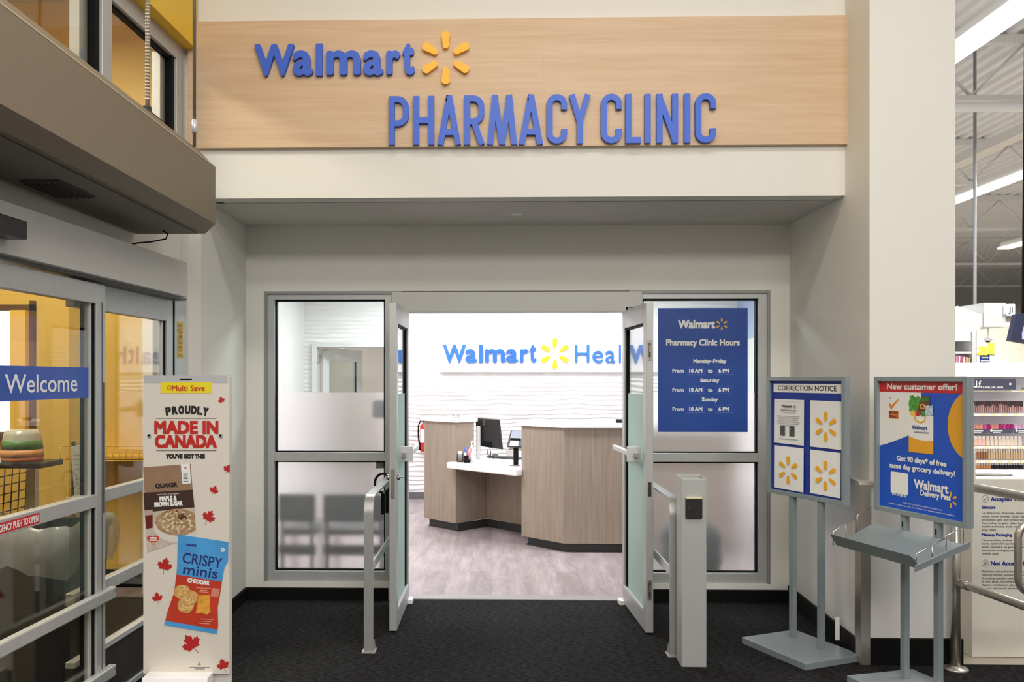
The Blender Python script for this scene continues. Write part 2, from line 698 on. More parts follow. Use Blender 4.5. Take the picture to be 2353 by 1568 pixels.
# =================================================================== THE SETTING
YB = 6.28          # storefront plane at the back of the alcove
YF = 5.30          # front of the bulkhead
XL, XR = -1.829, 2.184
ENT = Fr((-1.907, 5.27, 0), (-math.sin(math.radians(2.5)), -math.cos(math.radians(2.5))), (math.cos(math.radians(2.5)), -math.sin(math.radians(2.5))))
BK = Fr((0, 0, 0), (1, 0), (0, -1))      # walls facing the viewer: a = x, b = -y, c = z

# floors
struct(MB().box(-2.02, 7.0, -6.0, 4.93, -0.1, 0).box(XL - 0.1, XR + 0.1, 4.93, YB + 0.02, -0.1, 0).box(XR + 0.1, 2.66, 4.93, 4.97, -0.1, 0), 'floor', CARPET)
struct(MB().box(-4.2, 4.2, YB + 0.02, 15.0, -0.1, 0.004), 'floor_clinic', PLANK)
struct(MB().box(2.66, 58, 4.93, 82, -0.1, -0.002).box(7.0, 30, -6, 4.93, -0.1, -0.002), 'floor_store', mat('tan_store_floor', '#b3a797', 0.35, noise=(3, 0.06)))
struct(MB().box(-6.0, -2.02, -3, 7.0, -0.1, -0.002), 'floor_vestibule', mat('dark_mat_floor', '#26241f', 0.8))

# bulkhead, alcove
struct(MB().box(-1.926, XR + 0.02, YF, YF + 0.14, 2.772, 5.6), 'wall_bulkhead', WALL)
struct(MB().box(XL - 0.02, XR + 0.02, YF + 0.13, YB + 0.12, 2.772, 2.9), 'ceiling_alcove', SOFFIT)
struct(MB().box(-1.945, XL, YF, YB + 0.1, 0, 2.776), 'wall_alcove_left', WALL)
struct(MB().box(XL, -1.695, YB, YB + 0.14, 0, 2.775).box(2.045, XR, YB, YB + 0.14, 0, 2.775)
       .box(-1.695, 2.045, YB, YB + 0.14, 2.288, 2.775)
       .box(-1.695, -0.745, YB - 0.012, YB + 0.14, 0, 0.129).box(1.10, 2.045, YB - 0.012, YB + 0.14, 0, 0.129), 'wall_back', WALL)
# the column at the right with its panelled foot
struct(MB().box(XR, 2.673, 4.96, YB + 0.139, 0, 5.6), 'wall_column', WALL)
struct(MB().box(2.13, 2.673, 4.925, 4.96, 0.02, 1.03).slab([(2.13, 4.96), (XR + 0.01, 4.96), (XR + 0.01, YB - 0.001), (2.18, YB - 0.001)], 0.02, 1.035), 'trim_1', WALLW)
struct(MB().box(2.10, 2.69, 4.905, 4.96, 1.03, 1.05).slab([(2.115, 4.96), (XR, 4.96), (XR, 5.6), (2.14, 5.6)], 1.035, 1.05), 'trim_2', mat('beige_ledge', '#b9b1a6', 0.5))
struct(MB().box(2.112, 2.166, 4.908, 4.925, 0, 1.03).box(2.112, 2.13, 4.925, 4.99, 0, 1.03), 'trim_3', STEEL)
struct(MB().box(2.166, 2.69, 4.905, 4.926, 0, 0.15), 'baseboard_column', BLACK)
struct(MB().slab([(2.108, 4.99), (2.131, 4.99), (2.185, YB), (2.160, YB - 0.035)], 0, 0.125), 'baseboard_right', BLACK)
struct(MB().box(2.085, 2.11, 5.20, 5.206, 0.05, 0.19), 'trim_4', WHITEP)
struct(MB().box(XL, -0.765, YB - 0.035, YB - 0.012, 0, 0.088).box(XL, XL + 0.02, YF, YB - 0.03, 0, 0.088), 'baseboard_left', BLACK)
struct(MB().box(1.11, 2.16, YB - 0.035, YB - 0.012, 0, 0.09), 'baseboard_back', BLACK)
# foyer and vestibule lids
struct(MB().box(-2.1, 2.7, -6.0, YF + 0.1, 5.6, 5.7), 'ceiling', mat('foyer_ceiling', '#d8d6d0', 0.8))

# entrance wall at the left
struct(MB(ENT).box(-0.06, 0.085, -0.14, 0, 0, 2.95).box(0.08, 3.3, -0.14, 0, 2.30, 2.95).box(3.3, 8.0, -0.14, 0, 0, 2.95).box(1.9, 8.0, -0.14, 0, 2.95, 3.72).box(-0.10, 0.025, -0.14, -0.02, 2.95, 3.72), 'wall_entrance', WALL)
struct(MB(ENT).box(-0.02, 8.0, -0.14, 0.06, 3.70, 5.6), 'wall_fascia', YELLOW)

# clinic shell
struct(MB().box(-2.55 - 0.1, -2.55, YB + 0.14, 11.52, 0, 2.95), 'wall_clinic_left', mat('clinic_side_paint', '#e6e2e1', 0.6))
struct(MB().box(3.3, 3.4, YB + 0.14, 11.52, 0, 2.15).box(3.3, 3.4, YB + 0.14, 11.52, 2.95, 3.0), 'wall_clinic_right', mat('clinic_side_paint', '#e6e2e1', 0.6))
struct(MB().box(3.3, 3.4, YB + 0.14, 11.52, 2.15, 2.95), 'wall_clinic_band', mat('pale_blue_wall', '#a9b9dd', 0.5))
struct(MB().box(-2.55, -2.437, 11.5, 11.62, 0, 2.95).box(-1.30, 3.3, 11.5, 11.62, 0, 2.95).box(-2.437, -1.30, 11.5, 11.62, 2.128, 2.95), 'wall_clinic_back', WAVY)
struct(MB().box(-2.65, 3.4, YB + 0.14, 11.62, 2.95, 3.05), 'ceiling_clinic', mat('clinic_ceiling', '#efefef', 0.8))
struct(MB().box(-1.30, 3.3, 11.48, 11.5, 0, 0.1).box(-1.30, -0.9, 11.47, 11.48, 0, 0.012), 'baseboard_clinic', mat('grey_rubber_base', '#5c5b60', 0.5))
# the clinic's other side of the storefront wall
struct(MB().box(-2.65, XL, YB + 0.1, YB + 0.14, 0, 2.95).box(2.68, 3.4, YB + 0.1, YB + 0.14, 0, 2.95), 'wall_clinic_front', mat('clinic_side_paint', '#e6e2e1', 0.6))
# room behind the inner door
struct(MB().box(-3.6, -0.9, 14.2, 14.3, 0, 2.8).box(-3.7, -3.6, 11.62, 14.3, 0, 2.8).box(-0.9, -0.8, 11.62, 14.3, 0, 2.8).box(-3.6, -0.9, 11.62, 14.3, 2.8, 2.9), 'wall_exam_room', mat('blush_white_paint', '#e4d9d3', 0.6))

# inner door in the rippled wall
r = sroot('door_3', (-2.35, 11.5, 0))
DF = mat('white_door_frame', '#d5d4d4', 0.45)
struct(MB().box(-2.437, -2.37, 11.44, 11.64, 0, 2.128).box(-1.37, -1.30, 11.44, 11.64, 0, 2.128).box(-2.37, -1.37, 11.44, 11.64, 2.065, 2.128), 'door_frame', DF, r)
lf = Fr((-2.36, 11.66, 0), (0.55, 0.83), (0.83, -0.55))
struct(MB(lf).box(0, 0.12, 0, 0.045, 0.02, 2.04).box(0.66, 0.80, 0, 0.045, 0.02, 2.04).box(0.12, 0.66, 0, 0.045, 1.88, 2.04).box(0.12, 0.66, 0, 0.045, 0.02, 0.24), 'door_leaf', mat('white_door_frame', '#d5d4d4', 0.45), r)
struct(MB(lf).box(0.12, 0.66, 0.015, 0.025, 0.24, 1.88), 'glass_pane', GLASS, r)
struct(MB(lf).box(0.645, 0.665, 0.044, 0.05, 0.24, 1.88), 'gasket', BLACK, r)
struct(MB().box(-2.372, -2.345, 11.46, 11.6, 1.86, 1.97), 'hinge', STEEL, r)
struct(MB().tube([(-2.31, 11.64, 2.03), (-2.1, 11.7, 2.05), (-2.05, 11.9, 2.05)], 0.012), 'door_closer', ALUL, r)

# ------------------------------------------------------------------ storefront: two windows, header, two leaves
def sidelite(name, x0, x1, g0, g1, label):
    r = sroot(name, ((x0 + x1) / 2, YB, 0.13))
    y0, y1 = YB + 0.012, YB + 0.115
    fm = MB()
    fm.box(x0, g0, y0, y1, 0.129, 2.288).box(g1, x1, y0, y1, 0.129, 2.288)
    fm.box(g0, g1, y0, y1, 2.228, 2.288).box(g0, g1, y0, y1, 1.024, 1.088).box(g0, g1, y0, y1, 0.129, 0.204)
    struct(fm, 'window_frame', ALU, r, bevel=0.002)
    st = MB()
    o = 0.022
    if x0 < 0:
        st.box(x0, x0 + o, YB - 0.004, y0, 0.129, 2.288)
    else:
        st.box(x1 - o, x1, YB - 0.004, y0, 0.129, 2.288)
    st.box(x0 + (o if x0 < 0 else 0), x1 - (0 if x0 < 0 else o), YB - 0.004, y0, 2.266, 2.288)
    struct(st, 'frame_edge', mat('dull_aluminium_edge', '#8f908e', 0.5, 0.3), r)
    for c0, c1, nm in ((1.088, 2.228, 'gasket'), (0.204, 1.024, 'gasket')):
        gk = MB()
        t = 0.011
        gk.box(g0, g0 + t, y0 + 0.03, y0 + 0.07, c0, c1).box(g1 - t, g1, y0 + 0.03, y0 + 0.07, c0, c1)
        gk.box(g0, g1, y0 + 0.03, y0 + 0.07, c1 - t, c1).box(g0, g1, y0 + 0.03, y0 + 0.07, c0, c0 + t * 0.8)
        struct(gk, nm, BLACK, r)
    struct(MB().box(g0, g1, y0 + 0.047, y0 + 0.053, 1.534, 2.228), 'glass_pane', GLASS, r)
    struct(MB().box(g0, g1, y0 + 0.047, y0 + 0.053, 1.088, 1.534), 'frosted_pane', FROST, r)
    struct(MB().box(g0, g1, y0 + 0.047, y0 + 0.053, 0.204, 1.024), 'frosted_pane', FROST, r)
    return r


sidelite('window_1', -1.695, -0.665, -1.62, -0.795, 'left')
sidelite('window_2', 1.015, 2.045, 1.115, 1.962, 'right')
struct(MB().box(-0.743, 1.106, YB - 0.012, YB + 0.12, 2.13, 2.282), 'trim_5', mat('painted_header', '#c2c1bb', 0.45, 0.1), bevel=0.003)
struct(MB().box(-0.665, 1.015, YB + 0.0, YB + 0.12, 0, 0.006), 'trim_6', mat('grey_threshold', '#8a8586', 0.5))


def leaf(name, xh, xf, sgn):
    """a leaf standing open: hinged at xh on the storefront, free edge at xf; sgn is the way to the middle of the doorway"""
    yh, yf = 6.22, 5.45
    r = sroot(name, (xh, yh, 0))
    L = math.hypot(xf - xh, yf - yh)
    fr = Fr((xh, yh, 0), (xf - xh, yf - yh), (sgn, 0))
    fr.n = Vector((-sgn * fr.d.y, sgn * fr.d.x, 0))
    t = 0.048
    z0, z1 = 0.012, 2.127
    struct(MB(fr).box(0, 0.075, -t, 0, z0, z1).box(L - 0.075, L, -t, 0, z0, z1).box(0.075, L - 0.075, -t, 0, 2.0, z1).box(0.075, L - 0.075, -t, 0, z0, 0.14), 'leaf_frame', ALU, r, bevel=0.003)
    struct(MB(fr).box(0.075, 0.10, -0.034, -0.01, 0.14, 2.0).box(L - 0.088, L - 0.075, -0.034, -0.014, 0.14, 2.0).box(0.08, L - 0.08, -0.034, -0.014, 1.985, 2.0), 'gasket', BLACK, r)
    struct(MB(fr).box(0.09, L - 0.085, -0.027, -0.021, 1.534, 1.99), 'glass_pane', GLASS, r)
    struct(MB(fr).box(0.09, L - 0.085, -0.027, -0.021, 0.14, 1.534), 'frosted_pane', FROSTG, r)
    struct(MB(fr).box(0.075, L - 0.075, -0.012, 0.004, 0.128, 0.146), 'glazing_bead', ALUL, r)
    pb = struct(MB(fr).box(0.04, L - 0.16, 0.05, 0.078, 1.125, 1.158), 'push_bar', ALUL, r, bevel=0.004)
    struct(MB(fr).box(L - 0.17, L - 0.155, 0.0, 0.09, 1.09, 1.19).box(L - 0.205, L - 0.16, 0.045, 0.083, 1.11, 1.172), 'bar_bracket', ALUL, pb, bevel=0.003)
    struct(MB(fr).box(L - 0.155, L - 0.10, 0.02, 0.045, 1.125, 1.15), 'bar_latch', STEEL, pb)
    struct(MB(fr).box(-0.03, 0.06, -0.03, 0.03, 0.0, 0.03), 'pivot', WHITEP, r)
    return r, fr, L


d1, F1, L1 = leaf('door_1', -0.607, -0.612, 1)
d2, F2, L2 = leaf('door_2', 0.953, 0.985, -1)
# lock of the left leaf
struct(MB(F1).box(L1, L1 + 0.003, -0.036, -0.012, 0.865, 1.055), 'lock_faceplate', mat('nickel_plate', '#a9a49a', 0.3, 0.85), d1, bevel=0.001)
struct(MB(F1).box(L1 + 0.003, L1 + 0.007, -0.03, -0.02, 0.885, 0.96), 'lock_bolt', STEEL, d1)
struct(MB(F1).cyl((L1 - 0.03, 0.0, 1.0), (L1 - 0.03, 0.018, 1.0), 0.018).cyl((L1 - 0.03, -0.048, 1.0), (L1 - 0.03, -0.068, 1.0), 0.018).cyl((L1 - 0.03, 0.018, 1.0), (L1 - 0.03, 0.04, 1.0), 0.005), 'lock_cylinder', CHROME, d1)
# flush bolts and strike of the right leaf
for zc in (1.82, 0.285):
    fb = struct(MB(F2).box(L2, L2 + 0.003, -0.037, -0.011, zc - 0.065, zc + 0.065), 'flush_bolt', mat('nickel_plate', '#a9a49a', 0.3, 0.85), d2, bevel=0.001)
    struct(MB(F2).box(L2 + 0.003, L2 + 0.005, -0.030, -0.018, zc - 0.045, zc + 0.045), 'bolt_slot', mat('shadowed_slot', '#4b4843', 0.5, 0.5), fb)
    struct(MB(F2).box(L2 + 0.003, L2 + 0.010, -0.028, -0.020, zc - 0.01, zc + 0.03), 'bolt_lever', STEEL, fb)
struct(MB(F2).box(L2, L2 + 0.003, -0.035, -0.013, 0.885, 0.975), 'strike_plate', DARK, d2)
o = MB().box(0.988, 1.09, YB - 0.02, YB - 0.013, 2.135, 2.165).build('door_sticker', BLACK)
tag(o, 'small black sticker on the door header above the right open leaf', 'sticker')
MB(BK).text('STAND', 1.035, 2.143, 0.015, -YB + 0.021, bold=0.0006).build('lettering', PRINTW, o)

# ------------------------------------------------------------------ entrance: sliding door, sidelite, upper window, header box
SEAL = mat('grey_brush_seal', '#5b5d5e', 0.6)
r = sroot('door_4', tuple(ENT(1.8, 0.1, 0)))
DB = (0.065, 0.115)
struct(MB(ENT).box(1.25, 1.335, *DB, 0.02, 2.085).box(1.335, 2.9, *DB, 1.99, 2.085).box(1.335, 2.9, *DB, 1.035, 1.098).box(1.335, 2.9, *DB, 0.03, 0.235).box(2.9, 3.0, *DB, 0.02, 2.085), 'door_frame', ALU, r, bevel=0.003)
struct(MB(ENT).box(1.335, 1.352, 0.075, 0.105, 0.235, 1.035).box(1.335, 1.352, 0.075, 0.105, 1.098, 1.99).box(1.37, 1.382, 0.06, 0.075, 0.235, 1.99), 'gasket', BLACK, r)
struct(MB(ENT).box(1.352, 1.37, 0.055, 0.10, 0.235, 1.99), 'glazing_bead', ALUL, r)
struct(MB(ENT).box(1.352, 2.9, 0.087, 0.093, 1.098, 1.99), 'glass_pane', GLASSE, r)
struct(MB(ENT).box(1.352, 2.9, 0.087, 0.093, 0.235, 1.035), 'glass_pane', GLASSE, r)
for z in (0.61, 0.235):
    gr = struct(MB(ENT).box(1.21, 2.95, 0.115, 0.15, z - 0.028, z + 0.028), 'guard_rail', ALU, r, bevel=0.006)
    struct(MB(ENT).cyl((1.225, 0.13, z + 0.01), (1.225, 0.152, z + 0.01), 0.006), 'screw', STEEL, gr)
struct(MB(ENT).box(1.262, 1.274, 0.116, 0.119, 1.0, 1.62).box(1.28, 1.286, 0.116, 0.118, 0.1, 2.0), 'edge_strip', SEAL, r)

r = sroot('window_3', tuple(ENT(0.7, 0.02, 0)))
WB = (0.0, 0.045)
struct(MB(ENT).box(0.315, 0.40, *WB, 0.02, 2.10).box(0.40, 1.4, *WB, 1.972, 2.10).box(0.40, 1.4, *WB, 1.028, 1.089).box(0.40, 1.4, *WB, 0.585, 0.645).box(0.40, 1.4, *WB, 0.02, 0.05), 'window_frame', ALU, r, bevel=0.003)
struct(MB(ENT).box(0.40, 0.416, 0.01, 0.035, 0.32, 1.972), 'gasket', BLACK, r)
struct(MB(ENT).box(0.416, 0.436, 0.0, 0.03, 0.32, 1.972), 'glazing_bead', ALUL, r)
for c0, c1 in ((1.089, 1.972), (0.645, 1.028), (0.32, 0.585)):
    struct(MB(ENT).box(0.40, 1.4, 0.018, 0.024, c0, c1), 'glass_pane', GLASSE, r)
struct(MB(ENT).box(0.40, 1.4, 0.0, 0.035, 0.05, 0.30), 'kick_panel', mat('dark_bronze_panel', '#4a4642', 0.4, 0.4), r)
struct(MB(ENT).box(0.40, 1.4, *WB, 0.30, 0.325), 'lower_rail', ALUL, r)
struct(MB(ENT).box(0.085, 0.25, -0.08, 0.03, 0, 2.115).box(0.25, 0.315, -0.08, 0.0, 0, 2.115), 'trim_7', ALU, bevel=0.002)
struct(MB(ENT).box(0.272, 0.28, 0.0, 0.035, 0, 2.115), 'trim_8', BLACK)
hb = struct(MB(ENT).box(0.385, 5.0, 0.0, 0.16, 2.112, 2.312), 'trim_9', mat('grey_header_box', '#c9c7c1', 0.45, 0.1), bevel=0.003)
struct(MB(ENT).box(0.30, 5.0, 0.01, 0.12, 2.098, 2.113), 'trim_10', mat('header_track', '#6b6865', 0.5, 0.3))

r = sroot('window_4', tuple(ENT(0.8, -0.05, 3.0)))
UB = (-0.10, -0.015)
struct(MB(ENT).box(0.02, 0.125, *UB, 2.95, 3.70).box(0.125, 4.0, *UB, 3.60, 3.70).box(0.93, 1.03, *UB, 2.95, 3.60).box(0.125, 4.0, *UB, 2.93, 2.99).box(1.9, 2.0, *UB, 2.95, 3.60), 'window_frame', ALU, r, bevel=0.002)
struct(MB(ENT).box(0.125, 0.165, -0.07, -0.03, 2.99, 3.60).box(1.03, 1.075, -0.07, -0.03, 2.99, 3.60).box(0.165, 0.93, -0.07, -0.04, 3.58, 3.60), 'gasket', BLACK, r)
struct(MB(ENT).box(0.165, 0.235, -0.12, -0.07, 2.99, 3.60).box(1.075, 1.15, -0.12, -0.07, 2.99, 3.60), 'glazing_bead', ALUL, r)
struct(MB(ENT).box(0.15, 0.94, -0.062, -0.056, 2.99, 3.60), 'glass_pane', GLASSE, r)
struct(MB(ENT).box(1.03, 1.9, -0.062, -0.056, 2.99, 3.60), 'glass_pane', GLASSE, r)

# vestibule beyond the entrance
struct(MB().box(-6.0, -1.96, 6.6, 6.7, 0, 5.0), 'wall_vestibule_back', YELLOWD)
struct(MB().box(-6.1, -6.0, -3, 6.7, 0, 5.0).box(-6.0, -2.3, -3.1, -3, 0, 5.0), 'wall_vestibule_left', YELLOWD)
struct(MB().box(-2.06, -1.96, 5.42, 6.6, 0, 5.0), 'wall_vestibule_right', YELLOWD)
struct(MB().box(-6.0, -2.06, -3, 6.6, 4.6, 4.7), 'ceiling_vestibule', mat('vestibule_ceiling', '#b9aa8a', 0.8))
struct(MB().box(-4.6, -2.06, 6.575, 6.6, 0, 0.14), 'baseboard_vestibule', BLACK)
r = sroot('window_5', (-3.85, 6.6, 1.2))
struct(MB().box(-3.62, -3.585, 6.56, 6.6, 1.15, 2.25).box(-4.6, -3.585, 6.56, 6.6, 2.17, 2.22).box(-4.6, -3.585, 6.56, 6.6, 1.15, 1.22), 'window_frame', mat('dark_brown_frame', '#5b3d1c', 0.5), r)
struct(MB().box(-4.6, -3.62, 6.57, 6.58, 1.22, 2.17), 'lit_pane', mat('daylight_pane', '#eef3ff', 0.5, emit=2.2), r)
struct(MB().box(-3.74, -3.62, 6.50, 6.57, 1.22, 2.17), 'window_reveal', mat('sunny_yellow_reveal', '#f2c65a', 0.5), r)

# =================================================================== THINGS IN THE FOYER
# ------------------------------------------------------------------ big sign over the doorway
YS = 5.262
sg = thing('wall_sign', 'long pale oak wall sign with raised blue and yellow lettering above the clinic doorway', 'sign', (0.15, YS, 3.1))
MB().box(-1.90, 0.3157, YS, YF, 3.08, 3.872).box(0.3163, 2.198, YS, YF, 3.08, 3.872).build('sign_panel', VENEER, sg)


def pxbox(x0, x1, y0, y1, y):
    p, q = at(x0, y1, y), at(x1, y0, y)
    return p.x, q.x, p.z, q.z


YLET = YS - 0.03
FS = Fr((0, 0, 0), (1, 0), (0, -1))
for ch, x0, x1, y0, y1 in (('W', 517, 825, 270, 520), ('a', 812, 970, 320, 518), ('l', 993, 1043, 268, 515), ('m', 1072, 1340, 320, 512), ('a', 1357, 1513, 320, 516), ('r', 1537, 1645, 320, 509), ('t', 1660, 1755, 262, 512)):
    a0, a1, c0, c1 = pxbox(430 + x0 / 3.361, 430 + x1 / 3.361, 20 + y0 / 3.361, 20 + y1 / 3.361, YLET)
    MB(FS).glyph(ch, a0, a1, c0, c1, -YS - 0.001, -YLET, 0.0 if ch == 'l' else 0.0085 if ch == 'W' else 0.010).build('letter', BLUE, sg)
cen = at(1024.2, 132.5, YLET)
for g in (90, 30, -30, -90, -150, 150):
    m_ = MB(FS)
    m_.ray(cen.x, cen.z, 0.168, math.radians(g), -YS - 0.001, -YLET)
    m_.build('sunburst_ray', SPARK, sg)

SW = 0.0365


def stroke_letter(ch, a0, a1, c0, c1, b0, b1, fr=FS, wd=SW, paint=BLUE, parent=None, name='letter'):
    mb = MB(fr)
    h = wd / 2
    W, H = a1 - a0, c1 - c0
    x = lambda t: a0 + t
    l, r, b, t = a0 + h, a1 - h, c0, c1
    S = lambda *p, close=False: mb.stroke(list(p), wd, b0, b1)

    def arc(cx, cy, rx, ry, d0, d1, n=8):
        return [(cx + rx * math.cos(math.radians(d0 + (d1 - d0) * i / n)), cy + ry * math.sin(math.radians(d0 + (d1 - d0) * i / n))) for i in range(n + 1)]
    if ch == 'I':
        S(((a0 + a1) / 2, b), ((a0 + a1) / 2, t))
    elif ch == 'L':
        S((l, t), (l, b + h), (a1, b + h))
    elif ch == 'H':
        S((l, b), (l, t))
        S((r, b), (r, t))
        S((l, b + H * 0.50), (r, b + H * 0.50))
    elif ch in 'PR':
        S((l, b), (l, t))
        mid = b + H * (0.44 if ch == 'P' else 0.47)
        ry = (t - h - mid) / 2
        rx = min(W * 0.42, ry * 0.8)
        p = [(l, t - h), (r - rx, t - h)] + arc(r - rx, t - h - rx, rx, rx, 90, 0, 6)[1:] + arc(r - rx, mid + rx, rx, rx, 0, -90, 6) + [(l, mid)]
        S(*p)
        if ch == 'R':
            S((a0 + W * 0.48, mid), (r + h * 0.1, b))
    elif ch == 'A':
        m = (a0 + a1) / 2
        S((l, b), (m, t - h * 0.2))
        S((r, b), (m, t - h * 0.2))
        S((l + W * 0.13, b + H * 0.25), (r - W * 0.13, b + H * 0.25))
        mb.prism([(m - h * 1.0, t), (m + h * 1.0, t), (m + h * 1.2, t - h * 2), (m - h * 1.2, t - h * 2)], b0, b1)
    elif ch == 'M':
        m = (a0 + a1) / 2
        k = W * 0.17
        S((l, b), (l + k, t))
        S((r, b), (r - k, t))
        S((l + k * 0.9, t - h * 0.6), (m, b + h * 0.3))
        S((r - k * 0.9, t - h * 0.6), (m, b + h * 0.3))
        mb.prism([(m - h * 0.7, b), (m + h * 0.7, b), (m + h * 1.3, b + h * 3), (m - h * 1.3, b + h * 3)], b0, b1)
    elif ch == 'Y':
        m = (a0 + a1) / 2
        S((m, b), (m, b + H * 0.46))
        S((l, t), (m, b + H * 0.44))
        S((r, t), (m, b + H * 0.44))
    elif ch == 'N':
        S((l, b), (l, t))
        S((r, b), (r, t))
        S((l, t - h * 1.1), (r, b + h * 1.1))
    elif ch == 'C':
        rx = (r - l) / 2
        cx = (l + r) / 2
        ry = rx * 0.95
        p = [(r, t - H * 0.31)] + [(r, t - h - ry)] + arc(cx, t - h - ry, rx, ry, 0, 180, 10)[1:] + arc(cx, b + h + ry, rx, ry, 180, 360, 10) + [(r, b + H * 0.29)]
        S(*p)
    return mb.build(name, paint, parent)


z3 = lambda x0, x1, y0, y1: (430 + x0 / 3.361, 430 + x1 / 3.361, 20 + y0 / 3.361, 20 + y1 / 3.361)
z4 = lambda x0, x1, y0, y1: (1000 + x0 / 2.353, 1000 + x1 / 2.353, 20 + y0 / 2.353, 20 + y1 / 2.353)
for ch, bx in (('P', z3(1557, 1712, 674, 1050)), ('H', z3(1745, 1908, 672, 1049)), ('A', z3(1932, 2115, 667, 1049)), ('R', z3(2140, 2296, 668, 1049)),
               ('M', z4(281, 443, 464, 734)), ('A', z4(453, 583, 462, 733)), ('C', z4(603, 714, 461, 729)), ('Y', z4(723, 842, 463, 728)),
               ('C', z4(897, 1010, 459, 727)), ('L', z4(1029, 1113, 460, 726)), ('I', z4(1133, 1167, 460, 725)), ('N', z4(1198, 1314, 459, 725)), ('I', z4(1347, 1381, 458, 724)), ('C', z4(1407, 1520, 456, 724))):
    a0, a1, c0, c1 = pxbox(*bx, YLET)
    stroke_letter(ch, a0, a1, c0, c1, -YS - 0.001, -YLET, parent=sg)

# small fittings of the alcove
sp = MB().lathe([(0.045, 2.768), (0.045, 2.7725), (0.03, 2.7725)], 0.171, 5.845, 24).build('sprinkler_cover', WHITEP)
tag(sp, 'round flat white sprinkler cover plate on the grey soffit above the doorway', 'sprinkler cover')
c_ = at(505, 464, 5.42)
br = MB().box(c_.x - 0.02, c_.x + 0.025, 5.40, 5.44, c_.z - 0.008, c_.z + 0.004).box(c_.x - 0.02, c_.x - 0.005, 5.40, 5.44, c_.z, 2.773).build('bracket', DARK)
tag(br, 'tiny dark bracket on the soffit beside the end of the brown canopy', 'bracket')

# ------------------------------------------------------------------ canopy over the entrance
cn = thing('canopy', 'long brown box canopy hanging over the sliding entrance doors', 'canopy', (-1.7, 3.0, 2.42))
Y0, Y1 = 0.9, 4.56
AX = Fr((0, 0, 0), (0, 1), (1, 0))     # a along the wall (y), b = x, c = z
prof = [(-1.495, 2.477), (-1.495, 2.78), (-1.59, 2.88), (-1.93, 2.88), (-1.93, 2.425), (-1.55, 2.425)]
MB(AX).side(prof, Y0, Y1).build('canopy_body', BROWN, cn)
MB(AX).box(Y0, Y1, -1.515, -1.494, 2.781, 2.787).build('edge_strip', mat('pale_brown_edge', '#b7a58a', 0.5), cn)
MB(AX).side([(-1.90, 2.424), (-1.90, 2.418), (-1.585, 2.418), (-1.585, 2.424)], Y0, Y1 - 0.03).build('soffit_sheet', mat('grey_brown_sheet', '#7d766b', 0.6), cn)
vt = MB(AX).box(3.28, 3.58, -1.85, -1.69, 2.408, 2.418).build('vent_frame', mat('dark_vent', '#4a443d', 0.6), cn)
vs_ = MB(AX)
for k in range(6):
    vs_.box(3.30, 3.56, -1.84 + k * 0.026, -1.83 + k * 0.026, 2.402, 2.41)
vs_.build('vent_slats', mat('vent_slat', '#2c2825', 0.6), vt)
rodm = mat('galvanised_rod', '#8f8a80', 0.4, 0.8)
rd = MB().cyl((-1.62, 3.96, 2.885), (-1.62, 3.96, 5.6), 0.011, n=10).build('hanger_rod', mat('armoured_conduit', '#b3ab9d', 0.4, 0.6))
tag(rd, 'ribbed metal conduit rising from the top of the brown canopy in front of the window', 'rod')
q = MB()
for k in range(150):
    q.lathe([(0.0112, 2.95 + k * 0.016), (0.0125, 2.956 + k * 0.016), (0.0112, 2.962 + k * 0.016)], -1.62, 3.96, 8)
q.build('conduit_rings', mat('armoured_conduit', '#b3ab9d', 0.4, 0.6), rd)
MB().box(-1.64, -1.60, 3.94, 4.10, 2.88, 2.895).box(-1.635, -1.605, 3.94, 3.97, 2.88, 2.92).build('mounting_foot', DARK, rd)
rd = MB().cyl((-1.575, 4.46, 2.87), (-1.575, 4.46, 5.6), 0.009, n=10).build('hanger_rod', rodm)
tag(rd, 'thin steel hanger rod in front of the left end of the oak sign', 'rod')
MB().cyl((-1.575, 4.46, 2.94), (-1.575, 4.46, 3.01), 0.014, n=10).build('turnbuckle', ALUL, rd)
cb = at(290, 524, 4.45)
cbl = MB().tube([(-1.72, 4.4, 2.414), (-1.70, 4.42, 2.40), (-1.705, 4.40, 2.37), (-1.76, 4.34, 2.345), (-1.80, 4.28, 2.33), (-1.83, 4.24, 2.315)], 0.004, 8).build('cable', BLACK)
tag(cbl, 'short loose black cable hanging between the canopy and the door header', 'cable')
sb = MB(ENT).box(2.085, 2.45, 0.161, 0.24, 2.165, 2.235).build('motion_sensor', BLACKP, bevel=0.006)
tag(sb, 'black motion sensor box mounted on the grey header of the sliding door', 'sensor')

# stickers on the entrance
st = MB(ENT).rect(1.355, 2.6, 1.55, 1.69, 0.0945).build('welcome_band', mat('band_blue', '#2650ad', 0.4))
tag(st, 'wide blue welcome band stuck across the glass of the sliding door', 'sticker')
FE = Fr(ENT(0, 0, 0), (-ENT.d.x, -ENT.d.y), tuple(ENT.n[:2]))    # reading direction runs away from the viewer
MB(FE).text('Welcome', -1.47, 1.583, 0.073, 0.0953, align='R', width=0.53, bold=0.0008).build('lettering', PRINTW, st)
st = MB(ENT).rect(1.80, 2.14, 1.043, 1.085, 0.1158).build('push_sticker', RED)
tag(st, 'red emergency push to open sticker on the middle rail of the sliding door', 'sticker')
MB(FE).text('EMERGENCY PUSH TO OPEN', -1.812, 1.051, 0.026, 0.1166, align='R', width=0.315, bold=0.0008).build('lettering', PRINTW, st)
st = MB(ENT).rect(0.135, 0.225, 1.76, 1.985, 0.031).build('warning_sticker', mat('caution_yellow', '#e6b800', 0.5))
tag(st, 'narrow yellow warning sticker on the aluminium jamb right of the entrance', 'sticker')
q = MB(FE)
for k in range(24):
    zz = 1.972 - k * 0.0085
    if k not in (8, 9, 21):
        q.rect(-0.215, -0.145 - random.random() * 0.02, zz - 0.004, zz, 0.0316)
